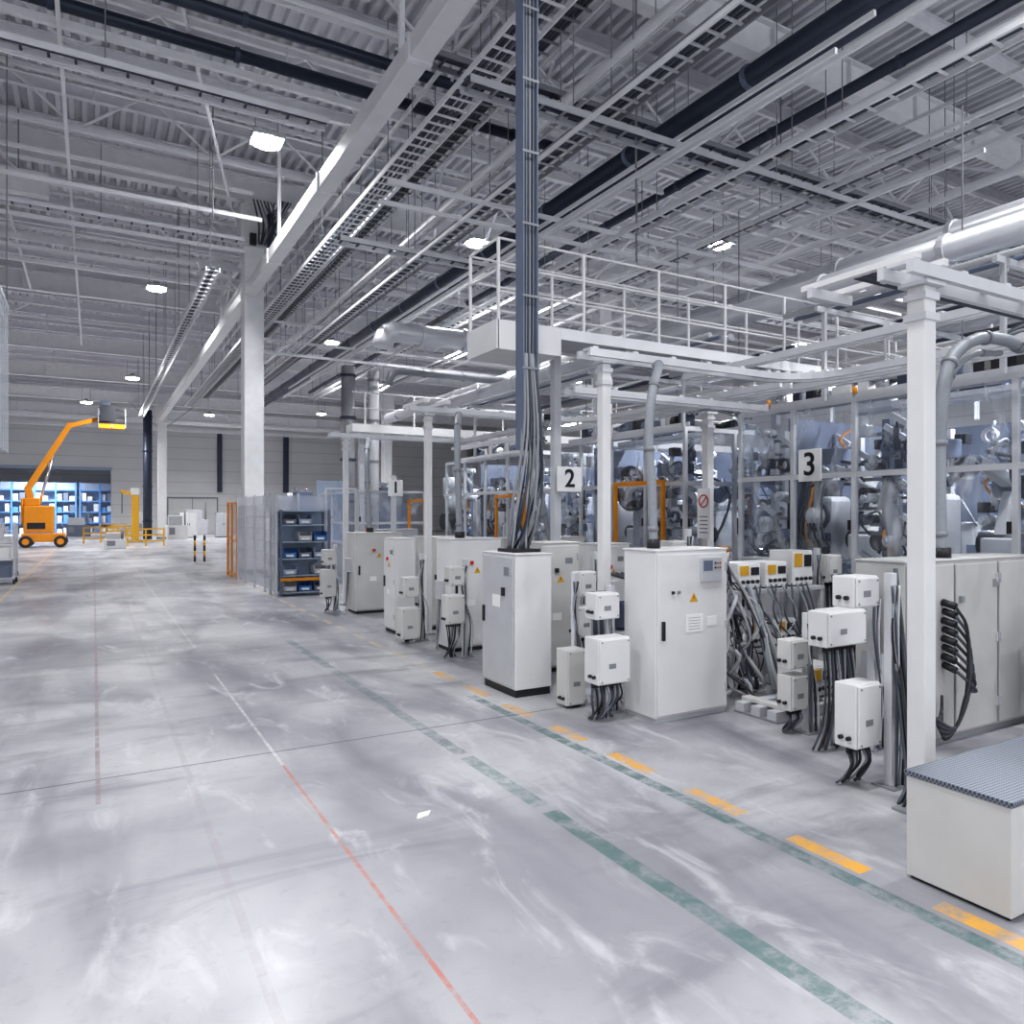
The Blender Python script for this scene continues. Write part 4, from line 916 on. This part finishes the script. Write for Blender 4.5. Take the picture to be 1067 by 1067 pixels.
def unit(x,y,label,m='lightgrey',h=1.2):
    t=thing('pump_unit',label,'machine',(x,y,0),'small pump units between stations')
    MB().box(x-.4,y-.35,0,x+.4,y+.35,.5).build('tank',m,t,.02)
    MB().cyl((x-.25,y-.1,.72),(x+.25,y-.1,.72),.2,18).build('motor','bluegrey',t)
    MB().box(x-.35,y+.05,.5,x+.05,y+.3,h).build('valve_cabinet','white',t,.01)
    for k in range(3): MB().tube(smooth_path([(x+.2-.1*k,y-.2,.8),(x+.35,y-.2+.1*k,1.1),(x+.3-.1*k,y,h),(x-.1*k,y+.15,h+.1)],5),.025,8).build('pump_hose','cable',t)
    MB().cyl((x+.28,y+.15,.5),(x+.28,y+.15,.9),.07,12).build('filter','orange',t)
for a in ((6.9,8.7,'pump unit below the walkway near the second post'),(8.2,9.0,'pump unit under the walkway farther right'),(6.6,10.9,'pump unit beside the cabinet beyond the riser'),(7.9,11.6,'pump unit before the middle cell'),(7.6,14.2,'pump unit at the far end of the middle cell'),(7.9,15.6,'pump unit right of the cabinet under sign one'),(9.25,5.3,'pump unit before the nearest enclosure'),(8.5,3.4,'pump unit behind the large grey-beige cabinet')): unit(*a)
# ------------------------------------------------------------ rack cage
t=thing('storage_rack','blue-grey shelf rack with grey and blue bins in the cage','rack',(4.95,20.3,0))
for x in (4.32,5.6):
    for y in (20.02,20.65): MB().box(x-.03,y-.03,0,x+.03,y+.03,2.3).build('upright','bluegrey',t)
for z in (.1,.55,1.0,1.45,1.9,2.28): MB().box(4.3,20.0,z-.03,5.62,20.67,z).build('shelf_plate','paleblue',t)
MB().box(4.3,20.64,.1,5.62,20.66,2.28).build('rear_panel','paleblue',t)
MB().box(4.3,19.95,.4,5.62,20.0,.48).build('front_bar','orange',t)
k=0
for z in (.1,.55,1.0,1.45,1.9):
    for j in range(3):
        if (k%5)==4: k+=1; continue
        x=4.38+.41*j; mm=['lightgrey','blue','bluegrey','paleblue','white'][k%5]
        b=thing('storage_bin','%s open-front bin on the cage rack'%{'lightgrey':'pale grey','blue':'bright blue','paleblue':'pale blue','bluegrey':'dark slate','white':'white'}[mm],'bin',(x+.18,20.3,z),'bins on the cage rack')
        MB().box(x,20.06,z,x+.36,20.55,z+.02).box(x,20.06,z,x+.01,20.55,z+.26).box(x+.35,20.06,z,x+.36,20.55,z+.26).box(x,20.54,z,x+.36,20.55,z+.26).box(x,20.06,z,x+.36,20.07,z+.15).build('bin_shell',mm,b)
        MB().box(x+.08,20.05,z+.04,x+.28,20.06,z+.1).build('bin_label','sign',b); k+=1
t=thing('mesh_fence','pale wire mesh fence along the aisle around the rack cage','fence',(4.25,23,0))
for i in range(5):
    y=19.9+i*1.47; MB().box(4.14,y-.03,0,4.2,y+.03,2.75).build('fence_post','lightgrey',t)
    if i<4:
        MB().quad(Vector((4.165,y+.05,0)),Vector((4.165,y+1.42,0)),.12,2.7).build('mesh_panel','mesh',t)
        mb=MB()
        for q in range(1,9): mb.box(4.155,y+.03+q*.157,.12,4.165,y+.04+q*.157,2.7)
        for q in range(1,8): mb.box(4.155,y+.05,.12+q*.33,4.165,y+1.42,.13+q*.33)
        mb.build('wire_grid','lightgrey',t)
for i in range(3):
    x=4.2+i*.75; MB().box(x-.03,20.75,0,x+.03,20.81,2.75).build('fence_post','lightgrey',t)
MB().quad(Vector((4.2,20.78,0)),Vector((5.7,20.78,0)),.1,2.7).build('mesh_panel','mesh',t)
t=thing('yellow_mesh_gate','orange framed mesh gate at the far end of the rack cage','gate',(4.17,27,0))
for y in (25.95,27.0,27.85): MB().box(4.13,y-.04,0,4.21,y+.04,2.6).build('gate_post','orange',t)
for z in (.15,1.3,2.55): MB().box(4.14,25.99,z-.03,4.2,27.81,z+.03).build('gate_bar','orange',t)
MB().quad(Vector((4.17,25.99,0)),Vector((4.17,27.81,0)),.18,2.52).build('gate_mesh','mesh',t)
t=thing('clear_partition','clear partition with white frame behind the cage rack','partition',(6.8,21.5,0))
for x in (5.9,6.8): MB().box(x-.03,21.4,0,x+.03,21.46,2.9).build('frame_post','alu',t)
MB().box(5.87,21.4,2.9,6.83,21.46,2.96).build('frame_rail','alu',t); MB().quad(Vector((5.93,21.43,0)),Vector((6.77,21.43,0)),.1,2.88).build('clear_panel','clear',t)
t=thing('display_board','pale blue-grey board standing beyond the cabinets at mid distance','board',(7.7,27.0,0))
MB().box(7.1,27.0,1.0,8.3,27.06,3.4).build('board','paleblue',t)
for x in (7.2,8.1): MB().box(x,27.06,0,x+.08,27.12,3.4).build('board_leg','grey',t)
for i,(px,lab) in enumerate(((203,'left yellow and black bollard beside the aisle line'),(213,'right yellow and black bollard beside the aisle line'))):
    x,y=at(px,585)
    t=thing('bollard',lab,'bollard',(x,y,0),'bollards by the aisle')
    for k in range(5): MB().cyl((x,y,k*.24),(x,y,k*.24+.24),.05,12).build('band','yellow' if k%2 else 'black',t)
# ------------------------------------------------------------ boom lift
bx,by=at(46,570)
t=thing('boom_lift','orange boom lift with raised arm at the far end of the aisle','boom lift',(bx,by,0))
MB().box(bx-1.2,by-.8,.35,bx+1.2,by+.8,.9).build('chassis','orange',t,.05)
for sx in (-1,1):
    for sy in (-1,1):
        w=MB().cyl((bx+sx*.95,by+sy*.8,.38),(bx+sx*.95,by+sy*1.1,.38),.38,20).build('wheel','rubber',t); MB().cyl((bx+sx*.95,by+sy*1.09,.38),(bx+sx*.95,by+sy*1.13,.38),.2,12).build('wheel_hub','orange',w)
MB().box(bx-1.1,by-.7,.95,bx+.55,by+.7,2.7).box(bx-1.25,by-.6,1.5,bx-1.1,by+.6,3.2).box(bx-1.1,by-.5,2.7,bx-.2,by+.5,3.2).build('turntable','orange',t,.1)
MB().box(bx-.9,by-.72,1.2,bx+.1,by-.7,1.6).build('engine_grille','black',t)
MB().bar((bx-.7,by,2.9),(bx-.9,by,3.9),.4,.5).build('counter_link','orange',t,.03)
MB().bar((bx-.95,by,3.7),(bx+1.5,by,8.2),.32,.4,.24,.3).build('lower_boom','orange',t,.02)
MB().bar((bx+1.35,by,8.0),(bx+3.2,by,8.6),.22,.28).build('upper_boom','orange',t,.02)
MB().bar((bx+3.1,by,8.6),(bx+3.4,by,8.1),.2,.24).build('jib','black',t)
MB().cyl((bx-.3,by+.1,2.7),(bx+.5,by+.1,6.0),.09,10).build('lift_cylinder','chrome',t)
X0=bx+3.1; X1=bx+4.7
for z in (8.3,8.75,9.3):
    for p,q in (((X0,by-.5),(X1,by-.5)),((X1,by-.5),(X1,by+.5)),((X1,by+.5),(X0,by+.5)),((X0,by+.5),(X0,by-.5))): MB().bar((*p,z),(*q,z),.07,.07).build('basket_rail','black',t)
for p in ((X0,by-.5),(X1,by-.5),(X1,by+.5),(X0,by+.5),((X0+X1)/2,by-.5)): MB().bar((*p,8.0),(*p,9.3),.07,.07).build('basket_post','grey',t)
MB().box(X0,by-.5,7.95,X1,by+.5,8.25).build('basket_floor','orange',t)
MB().box(X0+.1,by-.6,8.4,X0+1.0,by-.45,9.5).build('control_panel','black',t)
MB().box(X0+.1,by-.2,8.3,X0+.7,by+.3,9.8).build('tool_box','bluegrey',t,.03)
def barrier(x,y,label,w=2.2):
    t=thing('barrier_fence',label,'barrier',(x,y,0),'yellow barriers at the far end')
    for dx in (-w/2,0,w/2): MB().box(x+dx-.05,y-.05,0,x+dx+.05,y+.05,1.2).build('barrier_post','yellow',t)
    for z in (.35,.75,1.15): MB().box(x-w/2,y-.03,z-.05,x+w/2,y+.03,z+.05).build('barrier_bar','yellow',t)
for i,(px,py,l) in enumerate(((105,566,'leftmost yellow barrier at the far end of the aisle'),(128,563,'second yellow barrier at the far end'),(152,569,'third yellow barrier at the far end'),(118,558,'most distant yellow barrier'))):
    x,y=at(px,py); barrier(x,y,l)
x,y=at(141,565)
t=thing('column_hoist','yellow column hoist with white head left of the distant column','hoist',(x,y,0))
MB().box(x-.25,y-.25,0,x+.25,y+.25,3.6).build('mast','yellow',t,.02); MB().box(x-.5,y-.5,0,x+.5,y+.5,.2).build('base','grey',t); MB().bar((x,y,3.6),(x-1.0,y,3.9),.25,.25).build('boom','yellow',t); MB().box(x-.3,y-.3,3.6,x+.3,y+.3,4.1).build('head','white',t,.03); MB().cyl((x-.9,y,3.8),(x-.9,y,2.2),.03,6).build('hoist_chain','black',t)
x,y=at(225,560)
for i,(dx,mm,l) in enumerate(((-3,'white','white far cabinet nearest the roller door'),(0,'lightgrey','grey far cabinet right of the roller door'),(3.5,'white','white far cabinet behind the orange gate'))):
    cabinet(x+dx,y,x+dx+1.4,y+.8,2.3,l,'y',mm,2,stick=False,group='far cabinets',dress=False)
def far_unit(px,py,w,h,m_,label):
    x,y=at(px,py)
    t=thing('service_unit',label,'machine',(x,y,0),'far service units')
    MB().box(x-w/2,y,0,x+w/2,y+1,h*.6).build('lower_body',m_,t,.03); MB().box(x-w/2+.1,y+.1,h*.6,x+w/4,y+.9,h).build('upper_body','lightgrey',t,.03)
    MB().box(x-w/2+.15,y-.03,h*.2,x-w/2+.6,y,h*.5).build('access_door','grey',t); MB().cyl((x+w/2-.2,y+.3,h*.6),(x+w/2-.2,y+.3,h*1.3),.08,8).build('stack_pipe','grey',t)
for a in ((185,562,1.6,2.0,'white','small white machine before the roller door'),(82,559,2.0,1.8,'bluegrey','dark machine beside the blue rack opening'),(120,572,1.2,1.0,'white','low white machine among the yellow barriers'),(150,558,1.5,2.4,'lightgrey','grey machine left of the distant column'),(205,557,2.2,2.6,'lightgrey','wide grey machine near the far wall')): far_unit(*a)
top(MB().box(12.0,87.7,4.6,12.5,87.95,11.4),'wall_trunking','navy','dark vertical trunking on the far wall, left one','trunking','wall trunking')
top(MB().box(19.2,87.7,4.6,19.8,87.95,11.4),'wall_trunking','navy','dark vertical trunking on the far wall, right one','trunking','wall trunking')
top(MB().box(13.5,87.6,0,17.5,87.98,2.4),'wall_bench','lightgrey','long pale bench unit along the far wall','bench',None,.02)
def prack():
    t=thing('pallet_rack','proto','rack',(0,0,0),'blue racks beyond the opening')
    for x in (-1.9,0,1.9):
        for y in (-.5,.5): MB().box(x-.08,y-.06,0,x+.08,y+.06,5.6).build('upright','rackblue',t)
    for z in (1.2,2.4,3.6,4.8): MB().box(-1.9,-.5,z-.12,1.9,.5,z).build('rack_level','rackblue',t)
    MB().box(-1.9,.45,0,1.9,.5,5.6).build('rear_mesh','paleblue',t)
    k=0
    for z in (0,1.2,2.4,3.6):
        for x in (-1.55,-.95,-.35,.35,.95,1.55):
            k+=1
            if k%7==0: continue
            MB().box(x-.24,-.4,z,x+.24,.4,z+.5+.12*(k%4)).build('crate',['lightgrey','rackblue','paleblue','bluegrey','white'][k%5],t,.01)
    return t
rk=prack()
for i,(x,l) in enumerate(((-11.6,'leftmost'),(-7.6,'second'),(-3.6,'third'),(.6,'rightmost'))):
    lab='tall blue pallet rack beyond the far opening, %s'%l
    if i==0: rk.location=(x,95,0); rk['label']=lab
    else: dup(rk,(x,95,0),None,lab)
def trolley(x,y,label,m='lightgrey'):
    t=thing('wire_trolley',label,'trolley',(x,y,0),'wire trolleys at the left edge')
    for dx in (-.6,.6):
        for dy in (-.4,.4):
            MB().box(x+dx-.025,y+dy-.025,.15,x+dx+.025,y+dy+.025,1.8).build('upright',m,t); MB().cyl((x+dx-.03,y+dy,.08),(x+dx+.03,y+dy,.08),.08,10).build('caster','black',t)
    for z in (.2,.8,1.4): MB().box(x-.6,y-.4,z-.02,x+.6,y+.4,z).build('shelf',m,t)
    for k,(dx,z,mm) in enumerate(((-.3,.2,'white'),(.3,.2,'bluegrey'),(-.2,.8,'blue'),(.3,.8,'white'),(0,1.4,'lightgrey'))): MB().box(x+dx-.22,y-.3,z,x+dx+.22,y+.3,z+.35).build('tray',mm,t,.01)
trolley(-2.75,28,'wire trolley with white trays, nearest at the left edge'); trolley(-2.95,31,'wire trolley with blue tray, second at the left edge','alu'); trolley(-3.8,41,'wire trolley farther back at the left edge','alu')
t=thing('hanging_curtain','clear plastic curtain hanging at the left edge','curtain',(-2.0,22.3,3.8))
MB().quad(Vector((-1.99,20.2,0)),Vector((-1.99,23.7,0)),3.8,7.6).build('curtain_sheet','clear',t); MB().box(-2.03,20.2,7.6,-1.95,23.7,7.7).build('curtain_rail','alu',t)
for y in (20.6,23.5): MB().cyl((-1.99,y,7.7),(-1.99,y,14.6),.015,5).build('hanger','grey',t)
for k in range(7): MB().box(-1.985,20.2+k*.55,3.8,-1.965,20.23+k*.55,7.6).build('curtain_seam','alu',t)
top(MB().prism([(2.02,4.95,.001),(2.12,4.97,.001),(2.16,5.03,.001),(2.06,5.02,.001)],(0,0,.012)),'paper_scrap','sign','small white paper scrap on the floor by the green line','paper')
t=thing('luminaire_track','long white boxed track crossing at the left edge under the roof','track',(-6,27,11.8))
MB().box(-13,26.9,12.0,-1.2,27.3,12.7).build('track_box','steelwhite',t,.02)
for x in (-11,-6,-2): MB().cyl((x,27.1,12.7),(x,27.1,14.6),.02,5).build('hanger','grey',t)
# ------------------------------------------------------------ world, camera
w=bpy.data.worlds.new('World'); SC.world=w; w.use_nodes=True
bg=w.node_tree.nodes['Background']; bg.inputs[0].default_value=(.92,.95,1,1); bg.inputs[1].default_value=1.2
cd=bpy.data.cameras.new('camera'); cam=bpy.data.objects.new('camera',cd); C.objects.link(cam)
cd.sensor_width=36; cd.lens=36*F/1067; cd.clip_end=300; cd.shift_y=0.0014
cam.location=(0,0,H); cam.rotation_euler=(math.pi/2,0,-TH)
SC.camera=cam
SC.view_settings.view_transform='Standard'
try: SC.view_settings.look='Medium High Contrast'
except Exception as e: print('look',e)
